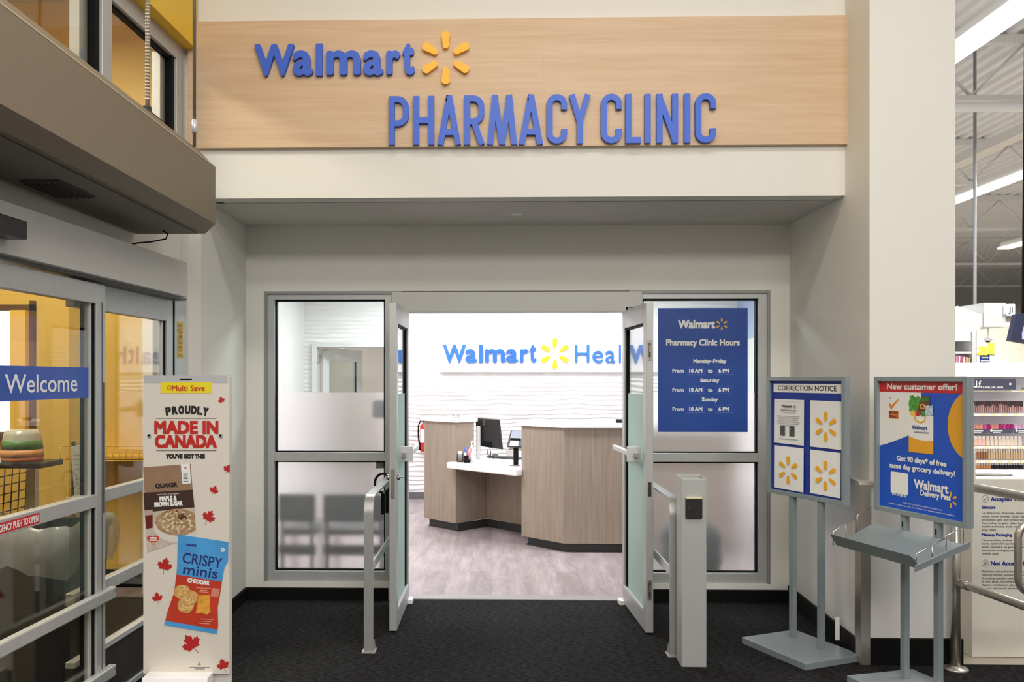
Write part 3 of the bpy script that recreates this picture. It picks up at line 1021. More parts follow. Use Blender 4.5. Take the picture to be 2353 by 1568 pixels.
q.rect(-0.222, -0.138, 1.772, 1.776, 0.0316).rect(-0.20, -0.16, 1.885, 1.90, 0.0318)
q.build('print', mat('print_brown', '#6b560b', 0.5), st)
c_ = ENT(1.44, 0.0955, 1.16)
st = MB(ENT).disc(1.44, 1.155, 0.008, 0.0955, 16).build('glass_sticker', DARK)
tag(st, 'small dark round dot on the sliding door glass above the middle rail', 'sticker')

# ------------------------------------------------------------------ tall cardboard display
ds = thing('cardboard_display', 'tall narrow cream cardboard display with red maple leaves beside the sliding doors', 'display', (-1.38, 3.8, 0))
P = Fr((-1.381, 3.80, 0), (1, 0.02), (0.02, -1))
sx = lambda u: (u - 428.5) * 3.8 / 1950 * 1.0
sz = lambda v: 1.64 - (v - 870) * 3.8 / 1950
MB(P).box(-0.192, 0.196, -0.02, -0.0, 0.305, 1.652).build('display_panel', CREAM, ds)
MB(P).box(-0.19, 0.196, -0.045, -0.02, 0.03, 1.650).box(-0.15, 0.04, -0.22, -0.045, 0.03, 1.2).build('display_body', mat('display_body_card', '#d5cfc6', 0.6), ds)
MB(P).box(-0.20, 0.2, -0.24, 0.03, 0.0, 0.03).build('display_base', mat('display_body_card', '#d5cfc6', 0.6), ds)
MB(P).side([(0.0, 0.06), (0.10, 0.06), (0.10, 0.285), (0.085, 0.318), (0.0, 0.318)], -0.165, 0.125).build('leaflet_tray', WHITEQ, ds, bevel=0.004)
hh = MB(P).box(-0.188, 0.19, -0.004, 0.001, 1.62, 1.653).build('header_strip', mat('header_strip_grey', '#b9b9ba', 0.5), ds)
MB(P).box(-0.028, 0.028, 0.0, 0.002, 1.632, 1.640).build('hang_slot', BLACK, hh, bevel=0.001)
for a in (-0.165, 0.158):
    MB(P).box(a - 0.008, a + 0.008, 0.0, 0.0015, 1.370, 1.388).build('slot', mat('grey_slot', '#9b9793', 0.6), ds)
    MB(P).box(a - 0.008, a + 0.003, 0.0015, 0.002, 1.378, 1.388).build('slot_hole', BLACK, ds)
mb_ = MB(P).rect(sx(370), sx(488), sz(904), sz(879), 0.0015).build('yellow_tab', mat('tab_yellow', '#ecd81d', 0.5), ds)
MB(P).text('Multi Save', sx(397), sz(898.5), 0.0235, 0.0022, align='L', width=0.147, bold=0.0008).burst(sx(390.5), sz(891.5), 0.0125, 0.0022).build('lettering', mat('save_red', '#c3371d', 0.5), mb_)
q = MB(P)
word = 'PROUDLY'
cx_, xs_ = sx(431), [387.5, 402, 416.5, 431, 445, 458.5, 471.5]
for i, ch in enumerate(word):
    a = sx(xs_[i]) + 0.006
    t = (a - cx_) / 0.09
    q.text(ch, a - 0.002, sz(951) - 0.009 * t * t, 0.033, 0.0015, bold=0.0024, rot=-0.16 * t, width=0.0205)
q.build('lettering', INK, ds)
q = MB(P)
q.text('MADE IN', sx(430), sz(997), 0.052, 0.0015, width=sx(502) - sx(357), bold=0.0036)
q.text('CANADA', sx(429), sz(1029.5), 0.052, 0.0015, width=sx(499) - sx(359), bold=0.0036)
q.build('lettering', mat('headline_red', '#c1241c', 0.5), ds)
MB(P).text("YOU'VE GOT THIS", sx(428), sz(1055), 0.0175, 0.0015, width=sx(472) - sx(383), bold=0.0016).rect(sx(359), sx(500), sz(963), sz(961.8), 0.0015).rect(sx(360), sx(500), sz(1038.2), sz(1037), 0.0015).build('lettering', INK, ds)

LEAF = [(0, 1.0), (0.10, 0.80), (0.20, 0.66), (0.34, 0.73), (0.27, 0.38), (0.31, 0.30), (0.46, 0.47), (0.52, 0.36), (0.72, 0.40), (0.65, 0.19), (0.74, 0.11), (0.46, -0.12), (0.50, -0.28), (0.04, -0.22)]
LEAF = LEAF + [(-x, y) for x, y in LEAF[::-1] if x > 0]


def maple(a, c, R, rot, b=0.0015, fr=P, parent=None, clip=None):
    q = MB(fr)
    cr, sr = math.cos(rot), math.sin(rot)
    T = lambda x, y: (a + (x * cr - y * sr) * R, c + (x * sr + y * cr) * R)
    pts = [T(x, y) for x, y in LEAF]
    tail = [T(-0.02, -0.2), T(0.02, -0.2), T(0.10, -0.75), T(0.06, -0.76)]
    if clip:
        pts = [(min(p[0], clip), p[1]) for p in pts]
    q.flat(pts, b)
    if not clip or max(p[0] for p in tail) < clip:
        q.flat(tail, b)
    return q.build('maple_leaf', REDM, parent)


for u, v, R, deg, cl in ((512, 922, 11, 20, None), (525, 1082, 15, -28, 531), (493, 1131, 15, -25, None), (480, 1194, 22, -30, None), (379, 1307, 24, -14, None), (363, 1381, 17, 8, None), (444, 1489, 31, 34, None), (516, 1537, 20, 18, 531)):
    maple(sx(u), sz(v), R * 3.8 / 1950, math.radians(deg), parent=ds, clip=sx(cl) if cl else None)

# printed pictures: a box of oatmeal, a bag of rice crisps
q4 = lambda *p: [(sx(u), sz(v)) for u, v in p]
bx_ = MB(P).flat(q4((330, 1076), (440, 1068), (453, 1234), (340, 1273)), 0.0015).build('printed_box', mat('oat_box_brown', '#94755b', 0.5, noise=(25, 0.06)), ds)
MB(P).flat(q4((330.5, 1135), (445, 1128), (449, 1169), (333, 1181)), 0.0020).build('box_band', mat('box_dark_brown', '#3d261c', 0.5), bx_)
MB(P).flat(q4((333, 1181), (449, 1169), (453, 1234), (340, 1273)), 0.0020).build('box_photo', mat('box_pale_photo', '#c5b6a8', 0.5, noise=(30, 0.15)), bx_)
MB(P).flat(q4((417, 1069), (438, 1067.5), (440.5, 1113), (421, 1115)), 0.0020).build('box_tag', PRINTW, bx_)
maple(sx(428), sz(1078), 0.007, 0, 0.0025, parent=bx_)
q = MB(P)
for k in range(7):
    q.rect(sx(423), sx(435 - (k % 2) * 2), sz(1090 + k * 3.2), sz(1088.6 + k * 3.2), 0.0025)
q.build('tag_print', INKG, bx_)
MB(P).text('QUAKER', sx(384), sz(1122), 0.0175, 0.0025, width=0.098, bold=0.0012, rot=0.06, sx=1).build('lettering', INK, bx_)
MB(P).text('INSTANT OATMEAL', sx(388), sz(1139.5), 0.0055, 0.0025, width=0.10, rot=0.05).text('MAPLE &', sx(388), sz(1153), 0.0195, 0.0025, width=0.075, bold=0.0014, rot=0.06).text('BROWN SUGAR', sx(389), sz(1165.5), 0.0195, 0.0025, width=0.125, bold=0.0014, rot=0.06).build('lettering', PRINTW, bx_)
bw = [(410 + 55 * math.cos(t), 1209 + 36 * math.sin(t)) for t in [math.pi * 2 * k / 40 for k in range(40)]]
clipr = lambda pts: [(min(u, 449 + (v - 1169) * 0.06), v) for u, v in pts]
MB(P).flat(q4(*clipr([(u, v + 6) for u, v in bw])), 0.0024).build('bowl', mat('bowl_white', '#d9d2ca', 0.5), bx_)
MB(P).flat(q4(*clipr([(410 + (u - 410) * 0.94, 1203 + (v - 1209) * 0.86) for u, v in bw])), 0.0028).build('oatmeal', mat('oatmeal_print', '#a88763', 0.6, noise=(95, 0.42)), bx_)
q = MB(P)
rr = random.Random(3)
for k in range(70):
    t, s_ = rr.random() * 6.28, rr.random() ** 0.5
    u, v = 408 + 44 * s_ * math.cos(t), 1203 + 24 * s_ * math.sin(t)
    r_ = 2 + 2.2 * rr.random()
    if u < 445:
        q.flat(q4(*[(u + r_ * (0.8 + 0.4 * rr.random()) * math.cos(j), v + r_ * 0.8 * math.sin(j)) for j in (0, 1, 2, 3.1, 4.2, 5.2)]), 0.0030)
q.build('oat_flakes', mat('flake_print', '#dcc9a8', 0.6, noise=(60, 0.15)), bx_)
q = MB(P)
for k in range(16):
    u, v = 418 + 9 * rr.gauss(0, 1), 1192 + 6 * rr.gauss(0, 1)
    q.flat(q4(*[(u + 3 * math.cos(j), v + 2.4 * math.sin(j)) for j in (0, 1, 2, 3.1, 4.2, 5.2)]), 0.0032)
q.build('sugar', mat('sugar_print', '#5f3d25', 0.6), bx_)
MB(P).flat(q4((334, 1184), (352, 1182), (352, 1216), (337, 1219)), 0.0025).build('syrup_jar', mat('syrup_print', '#6d1f16', 0.4), bx_)
MB(P).flat(q4((333, 1176), (352, 1174), (352, 1186), (334, 1188)), 0.0028).build('jar_neck', mat('jar_glass_print', '#b7a498', 0.4), bx_)
hp = [(353 + 0.9 * 16 * math.sin(t) ** 3, 1243 - 0.75 * (13 * math.cos(t) - 5 * math.cos(2 * t) - 2 * math.cos(3 * t) - math.cos(4 * t))) for t in [6.283 * k / 40 for k in range(40)]]
hr = MB(P).flat(q4(*hp), 0.0026).build('heart_badge', mat('heart_red', '#c9402a', 0.5), bx_)
q = MB(P)
for k in range(3):
    q.rect(sx(345), sx(362), sz(1239.6 + k * 3.4), sz(1238 + k * 3.4), 0.0030)
q.build('badge_print', PRINTW, bx_)
MB(P).disc(sx(354), sz(1252.5), 0.011, 0.0032, 16, 0.006).build('almond', mat('almond_print', '#caa27e', 0.5), bx_)

bag = [(411, 1231), (528, 1249), (527, 1294), (519, 1307), (512, 1345), (503, 1400), (504, 1440), (502, 1462), (379, 1441), (386, 1412), (402, 1366), (409, 1310), (410, 1270)]
bg = MB(P).flat(q4(*bag), 0.0036).build('printed_bag', mat('bag_blue', '#4a9ddd', 0.45, noise=(9, 0.14)), ds)
MB(P).flat(q4((407.5, 1324), (513, 1341), (508, 1372), (503, 1400), (504, 1440), (503, 1452), (382, 1431), (386, 1412), (402, 1366)), 0.0040).build('bag_lower', mat('bag_red', '#c23a21', 0.45, noise=(12, 0.12)), bg)
MB(P).text('QUAKER', sx(442), sz(1258), 0.0085, 0.0044, rot=-0.12, width=0.045, bold=0.0008).build('lettering', INKB, bg)
MB(P).text('CRISPY', sx(466), sz(1303), 0.0455, 0.0044, rot=-0.145, width=0.178, bold=0.0006).text('minis', sx(462), sz(1328), 0.045, 0.0044, rot=-0.145, width=0.155, bold=0.0006).build('lettering', mat('bag_navy', '#22286e', 0.5), bg)
MB(P).text('CHEDDAR', sx(458), sz(1345), 0.017, 0.0044, rot=-0.15, width=0.098, bold=0.0014).build('lettering', PRINTW, bg)
q = MB(P)
for u0, u1, v in ((453, 487, 1354), (463, 480, 1359), (460, 482, 1363), (463, 494, 1426), (468, 488, 1431), (460, 484, 1436)):
    q.flat(q4((u0, v), (u1, v + 1.5), (u1, v + 3.2), (u0, v + 1.7)), 0.0044)
q.build('small_print', mat('bag_pale_print', '#e59a86', 0.5), bg)
rc = mat('rice_crisp_print', '#d29f57', 0.6, noise=(70, 0.28))
for u, v, r_ in ((421, 1365, 19), (438, 1377, 20), (429, 1396, 19)):
    k_ = [(u + (r_ + 1.4 * math.sin(7 * t + u)) * math.cos(t), v + (r_ - 2 + 1.2 * math.sin(5 * t + u)) * math.sin(t)) for t in [6.283 * k / 30 for k in range(30)]]
    o_ = MB(P).flat(q4(*k_), 0.0044 + (u - 400) * 2e-5).build('rice_crisp', rc, bg)
    q = MB(P)
    for k in range(16):
        t, s_ = rr.random() * 6.28, rr.random() ** 0.5 * 0.8
        x_, y_ = u + r_ * s_ * math.cos(t), v + (r_ - 2) * s_ * math.sin(t)
        q.flat(q4(*[(x_ + 3.4 * math.cos(j), y_ + 2.4 * math.sin(j)) for j in (0, 1, 2, 3.1, 4.2, 5.2)]), 0.0047 + (u - 400) * 2e-5)
    q.build('puffs', mat('puff_print', '#e8c184', 0.6, noise=(60, 0.1)), o_)
MB(P).flat(q4((459, 1372), (486, 1372), (484, 1400), (487, 1409), (478, 1417), (466, 1412), (452, 1414), (456, 1398)), 0.0048).build('cheddar_wedge', mat('cheddar_print', '#e8a53a', 0.5, noise=(40, 0.18)), bg)
MB(P).flat(q4((490, 1355), (508, 1358), (504, 1377), (487, 1374)), 0.0044).build('bag_badge', mat('badge_pink', '#d9866f', 0.5), bg)
ml_ = MB(P).disc(sx(514.5), sz(1267), 0.0095, 0.0044, 20).build('round_badge', PRINTW, bg)
maple(sx(514.5), sz(1267), 0.006, 0, 0.0048, parent=bg).data.materials[0] = INKB
q = MB(P)
for g in (90, 210, 330):
    c0 = (sx(460) + 0.004 * math.cos(math.radians(g)), sz(1532) + 0.004 * math.sin(math.radians(g)))
    q.ring(c0[0], c0[1], 0.002, 0.0035, 0.0015, 8)
for k, (u0, u1) in enumerate(((437, 484), (449, 473))):
    q.rect(sx(u0), sx(u1), sz(1540.5 + 3.4 * k), sz(1539.2 + 3.4 * k), 0.0015)
q.build('small_print', INKG, ds)

# ------------------------------------------------------------------ flat-bar guide rails
FLAT = mat('satin_flat_bar', '#b3b3b2', 0.38, 0.5, noise=(40, 0.03), stretch=(1, 1, 0.1))


def guide_rail(x, y, label, foot):
    r = thing('guide_rail', label, 'rail', (x, y, 0), 'flat-bar guide rails beside the open leaves')
    wd, t = 0.028, 0.006
    path = [(y, 0.0), (y, 0.83)]
    for k in range(1, 19):
        g = math.pi / 2 * k / 18
        path.append((y + 0.10 - 0.10 * math.cos(g), 0.83 + 0.10 * math.sin(g)))
    path.append((YB - 0.002, 0.93))
    fr = Fr((x, 0, 0), (0, 1), (1, 0))
    q = MB(fr)
    L, Rr = [], []
    for i in range(len(path)):
        p0, p1 = Vector(path[max(i - 1, 0)]), Vector(path[min(i + 1, len(path) - 1)])
        d = (p1 - p0).normalized()
        n = Vector((-d.y, d.x)) * t
        L.append(Vector(path[i]) + n)
        Rr.append(Vector(path[i]) - n)
    for i in range(len(path) - 1):
        q.add([(p.x, b, p.y) for b in (-wd, wd) for p in (L[i], L[i + 1], Rr[i + 1], Rr[i])], [(0, 1, 2, 3), (7, 6, 5, 4), (0, 4, 5, 1), (1, 5, 6, 2), (2, 6, 7, 3), (3, 7, 4, 0)], smooth=False)
    q.build('rail_post', FLAT, r)
    MB(fr).box(y + 0.006, YB - 0.002, -0.006, 0.006, 0.455, 0.51).build('lower_rail', ALUL, r, bevel=0.002)
    MB(fr).box(y - 0.012, y + 0.075, -0.04, 0.04, 0, 0.008).side([(-0.026, 0.008), (0.026, 0.008), (0.026, 0.075), (-0.026, 0.075)], y + 0.006, y + 0.012).build('foot_plate', FLAT, r)
    q = MB(fr).add([(y + 0.012, foot * 0.028, 0.008), (y + 0.07, foot * 0.028, 0.008), (y + 0.012, foot * 0.028, 0.08), (y + 0.012, foot * 0.034, 0.008), (y + 0.07, foot * 0.034, 0.008), (y + 0.012, foot * 0.034, 0.08)], [(0, 1, 2), (5, 4, 3), (0, 3, 4, 1), (1, 4, 5, 2), (2, 5, 3, 0)])
    q.build('gusset', FLAT, r)
    return r


guide_rail(-0.735, 5.05, 'bent aluminium flat-bar guide rail standing by the left open door leaf', 1)
guide_rail(1.075, 5.02, 'bent flat-bar guide rail mostly behind the grey square button post', -1)

# black strap with a loop hanging on the lock of the left leaf
sp = thing('hanging_strap', 'black loop and two short black straps hanging from the lock of the left open leaf', 'strap', (-0.70, 5.62, 0.9))
ringpts = [(-0.722 + 0.054 * math.cos(t), 5.62, 0.945 + 0.062 * math.sin(t)) for t in [6.283 * k / 28 for k in range(28)]]
MB().tube(ringpts, 0.0085, 8, closed=True).build('loop', BLACK, sp)
MB().box(-0.735, -0.717, 5.612, 5.628, 0.735, 0.885).build('strap_end', BLACK, sp, bevel=0.004)
MB().box(-0.706, -0.684, 5.612, 5.628, 0.745, 0.89).build('strap_end', BLACK, sp, bevel=0.004)
MB().cyl((-0.715, 5.605, 0.885), (-0.715, 5.628, 0.885), 0.008, n=10).build('rivet', STEEL, sp)

# ------------------------------------------------------------------ square button post
bp = thing('button_post', 'grey square metal post with a black push plate in front of the right window', 'post', (1.148, 4.92, 0))
q = MB()
x0, x1, y0, y1, t = 1.078, 1.218, 4.845, 4.985, 0.005
q.box(x0, x1, y0, y0 + t, 0, 1.07).box(x0, x1, y1 - t, y1, 0, 1.08).box(x0, x0 + t, y0 + t, y1 - t, 0, 1.075).box(x1 - t, x1, y0 + t, y1 - t, 0, 1.075).box(x0 + t, x1 - t, y0 + t, y1 - t, 1.0, 1.01)
q.build('post_tube', mat('light_grey_post', '#b5b6b5', 0.42, 0.25, noise=(120, 0.02)), bp, bevel=0.002)
pp = MB().box(1.098, 1.192, 4.828, 4.845, 0.845, 0.965).build('push_plate', mat('dark_push_plate', '#32302d', 0.4, 0.4), bp, bevel=0.006)
MB().box(1.100, 1.190, 4.824, 4.846, 0.956, 0.966).build('plate_lip', mat('brass_tinted_lip', '#cfc49d', 0.4, 0.3), pp, bevel=0.003)
for a in (1.117, 1.173):
    MB(BK).disc(a, 0.908, 0.0035, -4.8272, 10).build('screw', CHROME, pp)
MB(BK).disc(1.145, 0.918, 0.005, -4.8272, 10).build('emblem', DARK, pp)

# ------------------------------------------------------------------ poster with the opening hours
hp_ = thing('hours_poster', 'tall blue opening-hours poster on the glass right of the doorway', 'poster', (1.57, YB, 1.2))
YP = YB + 0.055
p0, p1 = at(1512, 993, YP), at(1718, 708, YP)
HX = lambda u: at(u, 850, YP).x
HZ = lambda v: at(1615, v, YP).z
MB().box(p0.x, p1.x, YP, YP + 0.003, p0.z, p1.z).build('poster_sheet', POSTB, hp_)
bb = -YP + 0.0012
q = MB(BK)
q.text('Walmart', HX(1559), HZ(754), 0.057, bb, align='L', width=HX(1642) - HX(1559), bold=0.0034)
q.text('Pharmacy Clinic Hours', HX(1615), HZ(794), 0.044, bb, width=HX(1699) - HX(1531), bold=0.0022)
for u, v, s_ in ((1631, 834, 'Monday–Friday'), (1631, 878, 'Saturday'), (1631, 922, 'Sunday')):
    q.text(s_, HX(u), HZ(v), 0.0255, bb, width={'M': 0.24, 'S': 0.138}[s_[0]] * (0.83 if s_[1] == 'u' else 1.0), bold=0.0016)
    q.text('From', HX(1545.5), HZ(v + 22.5), 0.0265, bb, align='L', width=0.08, bold=0.0016)
    q.text('to', HX(1632), HZ(v + 22.5), 0.0265, bb, width=0.033, bold=0.0016)
    q.text('10 AM', HX(1598.5), HZ(v + 22.5), 0.0265, bb + 0.001, width=0.094, bold=0.0016)
    q.text('6 PM', HX(1663), HZ(v + 22.5), 0.0265, bb + 0.001, width=0.076, bold=0.0016)
q.build('lettering', PRINTW, hp_)
MB(BK).burst(HX(1658.5), HZ(746), 0.046, bb).build('sunburst', SPARKO, hp_)
for v in (834, 878, 922):
    for u0, u1 in ((1578, 1620), (1642, 1684)):
        o_ = MB(BK).rect(HX(u0), HX(u1), HZ(v + 27), HZ(v + 9.5), bb).build('time_tile', mat('tile_blue', '#1c4aa6', 0.4), hp_)
        MB(BK).rect(HX(u0), HX(u1), HZ(v + 10), HZ(v + 9.3), bb + 0.0006).rect(HX(u0), HX(u1), HZ(v + 27.4), HZ(v + 26.7), bb + 0.0006).build('tile_edge', mat('tile_edge', '#7b8bb8', 0.4), o_)

# =================================================================== POSTER STANDS
def poster_stand(label, ctr, d, bctr, group=None):
    """grey floor stand: heavy base plate, two square posts, a framed board"""
    n = (d[1], -d[0])
    r = thing('poster_stand', label, 'stand', (ctr[0], ctr[1], 0), group)
    f = Fr((ctr[0], ctr[1], 0), d, n)
    fb = Fr((bctr[0], bctr[1], 0), d, n)
    MB(fb).box(-0.265, 0.265, -0.205, 0.215, 0.0, 0.04).build('base_plate', STANDG, r, bevel=0.003)
    for a in (-0.115, 0.115):
        MB(f).box(a - 0.0175, a + 0.0175, -0.03, 0.0, 0.04, 0.925).build('post', STANDG, r, bevel=0.002)
    q = MB(f)
    q.box(-0.32, 0.32, -0.03, -0.012, 0.912, 1.65)
    q.box(-0.32, -0.293, -0.012, 0.012, 0.912, 1.65).box(0.293, 0.32, -0.012, 0.012, 0.912, 1.65).box(-0.293, 0.293, -0.012, 0.012, 0.912, 0.938).box(-0.293, 0.293, -0.012, 0.012, 1.624, 1.65)
    q.build('board_frame', STANDG, r, bevel=0.002)
    return r, f


r1, f1 = poster_stand('grey floor stand with a correction notice heading and four sheets on a navy board', (1.893, 5.179), (0.4, -0.916), (1.848, 5.128))
MB(f1).box(-0.293, 0.293, -0.012, -0.006, 0.938, 1.624).build('navy_board', NAVY, r1)
h1 = MB(f1).box(-0.272, 0.290, -0.006, -0.0045, 1.553, 1.607).build('heading_strip', PAPER, r1)
MB(f1).text('CORRECTION NOTICE', 0.005, 1.5655, 0.030, -0.004, width=0.475, bold=0.0006).build('lettering', INK, h1)
for i, (a0, a1, c0, c1) in enumerate(((-0.266, -0.006, 1.232, 1.511), (0.040, 0.285, 1.229, 1.509), (-0.266, -0.009, 0.948, 1.217), (0.040, 0.278, 0.950, 1.213))):
    q = MB(f1)
    cu = 0.004
    q.add([(a0, -0.004, c1), (a1, -0.004 + cu, c1 - 0.002), (a1, -0.002 + cu, c0), (a0, -0.002, c0 + 0.002)], [(0, 1, 2, 3)])
    s_ = q.build('sheet', PAPER, r1)
    if i:
        MB(f1).burst((a0 + a1) / 2 + (0.006 if i != 2 else 0.0), (c0 + c1) / 2 - 0.012, 0.090, 0.0035).build('sunburst', SPARKO, s_)
    else:
        b_ = 0.0035
        ac = (a0 + a1) / 2
        MB(f1).text('Walmart', ac - 0.012, 1.460, 0.017, b_, width=0.09, bold=0.0006).burst(ac + 0.053, 1.467, 0.013, b_).text('CORRECTION NOTICE', ac, 1.438, 0.0085, b_, width=0.135, bold=0.0002).text('For week of Apr 10, 2025', ac, 1.424, 0.005, b_, width=0.115).build('lettering', INK, s_)
        q = MB(f1)
        for k in range(6):
            w_ = 0.098 - (k % 3) * 0.008 if k < 5 else 0.062
            q.rect(ac - w_, ac + w_, 1.404 - k * 0.0115, 1.4075 - k * 0.0115, b_)
        q.rect(ac - 0.085, ac + 0.085, 1.262, 1.266, b_)
        q.build('text_lines', mat('faint_print', '#a7a7ab', 0.6), s_)
        for x0, x1 in ((-0.068, -0.028), (0.010, 0.054)):
            MB(f1).rect(ac + x0, ac + x1, 1.283, 1.345, b_).rect(ac + x0 + 0.008, ac + x1 - 0.004, 1.315, 1.338, b_ + 0.0004).build('grey_picture', mat('grey_picture', '#4f4f52', 0.6, noise=(90, 0.5)), s_)
        q = MB(f1)
        for x0, x1, z0, z1 in ((a0 + 0.015, a1 - 0.02, 1.25, 1.2508), (a0 + 0.015, a1 - 0.02, 1.496, 1.4968), (a0 + 0.015, a0 + 0.0158, 1.25, 1.496), (a1 - 0.0208, a1 - 0.02, 1.25, 1.496)):
            q.rect(x0, x1, z0, z1, b_)
        q.build('border', mat('faint_print', '#a7a7ab', 0.6), s_)

r2, f2 = poster_stand('grey floor stand with a new customer offer poster and a brochure tray', (2.222, 4.47), (0.267, -0.964), (2.19, 4.42))
PO = MB(f2).box(-0.293, 0.293, -0.012, -0.006, 0.938, 1.624).build('poster_sheet', POSTB2, r2)
MB(f2).rect(-0.292, 0.292, 1.566, 1.624, -0.005).build('red_band', RED, PO)
MB(f2).text('New customer offer!', 0.005, 1.582, 0.030, -0.0044, width=0.478, bold=0.0016).build('lettering', PRINTW, PO)
arc_ = [(-0.288 + 0.27 * t, 1.268 + 0.075 * t + 0.02 * t * t) for t in [k / 8 for k in range(9)]]
MB(f2).flat([(-0.292, 1.566), (-0.292, 1.268)] + arc_[1:] + [(-0.01, 1.42), (0.012, 1.566)], -0.005).build('white_shape', PRINTW, PO)
cc = [(0.345 - 0.16 * math.sin(t), 1.408 + 0.175 * math.cos(t)) for t in [math.pi * k / 20 for k in range(21)]]
MB(f2).flat([(min(a, 0.2925), c) for a, c in cc], -0.005).build('yellow_disc', mat('poster_yellow', '#e0a41c', 0.5), PO)
# prize badge
b_ = -0.0044
MB(f2).text('BEST NEW', -0.186, 1.449, 0.0125, b_ + 0.0006, width=0.066, bold=0.0007).text('PRODUCT', -0.186, 1.4275, 0.0125, b_ + 0.0006, width=0.066, bold=0.0007).build('lettering', mat('badge_brown', '#6b2c12', 0.5), PO)
MB(f2).rect(-0.222, -0.150, 1.422, 1.466, b_).add([(a, b_, c) for a, c in ((-0.222, 1.497), (-0.212, 1.507), (-0.204, 1.492), (-0.153, 1.530), (-0.150, 1.523), (-0.206, 1.468))], [(0, 1, 2, 5), (2, 3, 4, 5)]).build('prize_badge', mat('badge_orange', '#e5892f', 0.5), PO)
maple(-0.214, 1.532, 0.006, 0, b_, f2, PO)
# the shopping bag picture
MB(f2).rect(-0.076, 0.093, 1.30, 1.449, b_).build('bag_picture', mat('bag_white', '#f0efec', 0.5), PO)
MB(f2).flat([(-0.076, 1.252), (0.093, 1.252), (0.093, 1.322), (0.04, 1.316), (-0.02, 1.322), (-0.076, 1.334)], b_ + 0.0003).build('bag_base', SPARKO, PO)
hd = [(-0.035 + 0.0, 1.449), (-0.03, 1.425), (-0.012, 1.413), (0.015, 1.411), (0.036, 1.42), (0.042, 1.449)]
MB(f2).stroke(hd, 0.009, b_ + 0.0003, b_ + 0.0006).build('bag_handle', SPARKO, PO)
MB(f2).text('Walmart', 0.0, 1.374, 0.020, b_ + 0.0005, width=0.105, bold=0.0009).text('Delivery Pass', 0.012, 1.355, 0.0105, b_ + 0.0005, width=0.098, bold=0.0002).build('lettering', INKB, PO)
q = MB(f2)
rr = random.Random(5)
for k in range(26):
    u, v, R_ = -0.062 + 0.055 * rr.random(), 1.468 + 0.07 * rr.random(), 0.012 + 0.008 * rr.random()
    q.flat([(u + R_ * math.cos(j) * (1 if int(j * 2) % 2 else 0.7), v + R_ * math.sin(j)) for j in [6.283 * m / 11 for m in range(11)]], b_ + 0.0002 + k * 1e-5)
q.build('greens_picture', mat('lettuce_print', '#4f9a35', 0.5, noise=(60, 0.35)), PO)
MB(f2).flat([(-0.02, 1.455), (0.012, 1.545), (0.068, 1.549), (0.074, 1.465)], b_ + 0.0008).build('carton_picture', mat('carton_brown', '#6a3b20', 0.5), PO)
MB(f2).text('Ch', 0.024, 1.483, 0.024, b_ + 0.0012, width=0.04, bold=0.001).build('lettering', mat('carton_gold', '#e8b64a', 0.5), PO)
MB(f2).flat([(-0.005, 1.515), (0.008, 1.538), (0.064, 1.541), (0.066, 1.525)], b_ + 0.0011).build('carton_label', mat('label_green', '#3f7f2c', 0.5), PO)
MB(f2).disc(-0.045, 1.458, 0.02, b_ + 0.0012, 16, 0.015).build('squash_picture', mat('squash_print', '#efc25a', 0.5), PO)
MB(f2).disc(-0.012, 1.455, 0.017, b_ + 0.0014, 16, 0.013).build('pepper_picture', mat('pepper_print', '#c92a1d', 0.5), PO)
MB(f2).disc(0.026, 1.458, 0.017, b_ + 0.0014, 16, 0.015).build('apple_picture', mat('apple_print', '#4a8f2f', 0.5), PO)
MB(f2).flat([(0.042, 1.449), (0.04, 1.498), (0.066, 1.503), (0.07, 1.451)], b_ + 0.0014).flat([(0.062, 1.449), (0.064, 1.497), (0.09, 1.503), (0.092, 1.451)], b_ + 0.0016).build('pack_picture', mat('pack_pale_blue', '#b9cbe6', 0.5, noise=(70, 0.4)), PO)
q = MB(f2)
q.text('Get 90 days* of free', 0.008, 1.199, 0.025, b_, width=0.338, bold=0.0014)
q.text('same day grocery delivery!', 0.008, 1.156, 0.025, b_, width=0.447, bold=0.0014)
q.text('Walmart', -0.037, 1.066, 0.044, b_, align='L', width=0.226, bold=0.0022)
q.text('Delivery Pass', 0.007, 1.033, 0.027, b_, align='L', width=0.196, bold=0.0014)
q.text('Scan to sign up', -0.145, 1.009, 0.0115, b_, width=0.104, bold=0.0004)
q.text('*Offer valid for new Delivery Pass customers only.', 0.015, 0.973, 0.0075, b_, width=0.27)
q.text('Subject to change at any time. See Walmart.ca for complete terms and conditions.', 0.005, 0.957, 0.0075, b_, width=0.455)
q.build('lettering', PRINTW, PO)
MB(f2).burst(0.205, 1.036, 0.042, b_, angs=(90, 30, -30, -90)).build('sunburst', SPARKO, PO)
rc_ = [(-0.144 + sa * 0.054 + 0.010 * math.cos(t), 1.077 + sc * 0.048 + 0.010 * math.sin(t)) for sa, sc, t0 in ((1, 1, 0), (-1, 1, 90), (-1, -1, 180), (1, -1, 270)) for t in [math.radians(t0 + 15 * k) for k in range(7)]]
MB(f2).flat(rc_, b_).build('white_card', PRINTW, PO)
for a in (-0.115, 0.115):
    MB(f2).box(a - 0.004, a + 0.004, 0.0, 0.0012, 0.845, 0.875).build('slot', BLACK, r2)
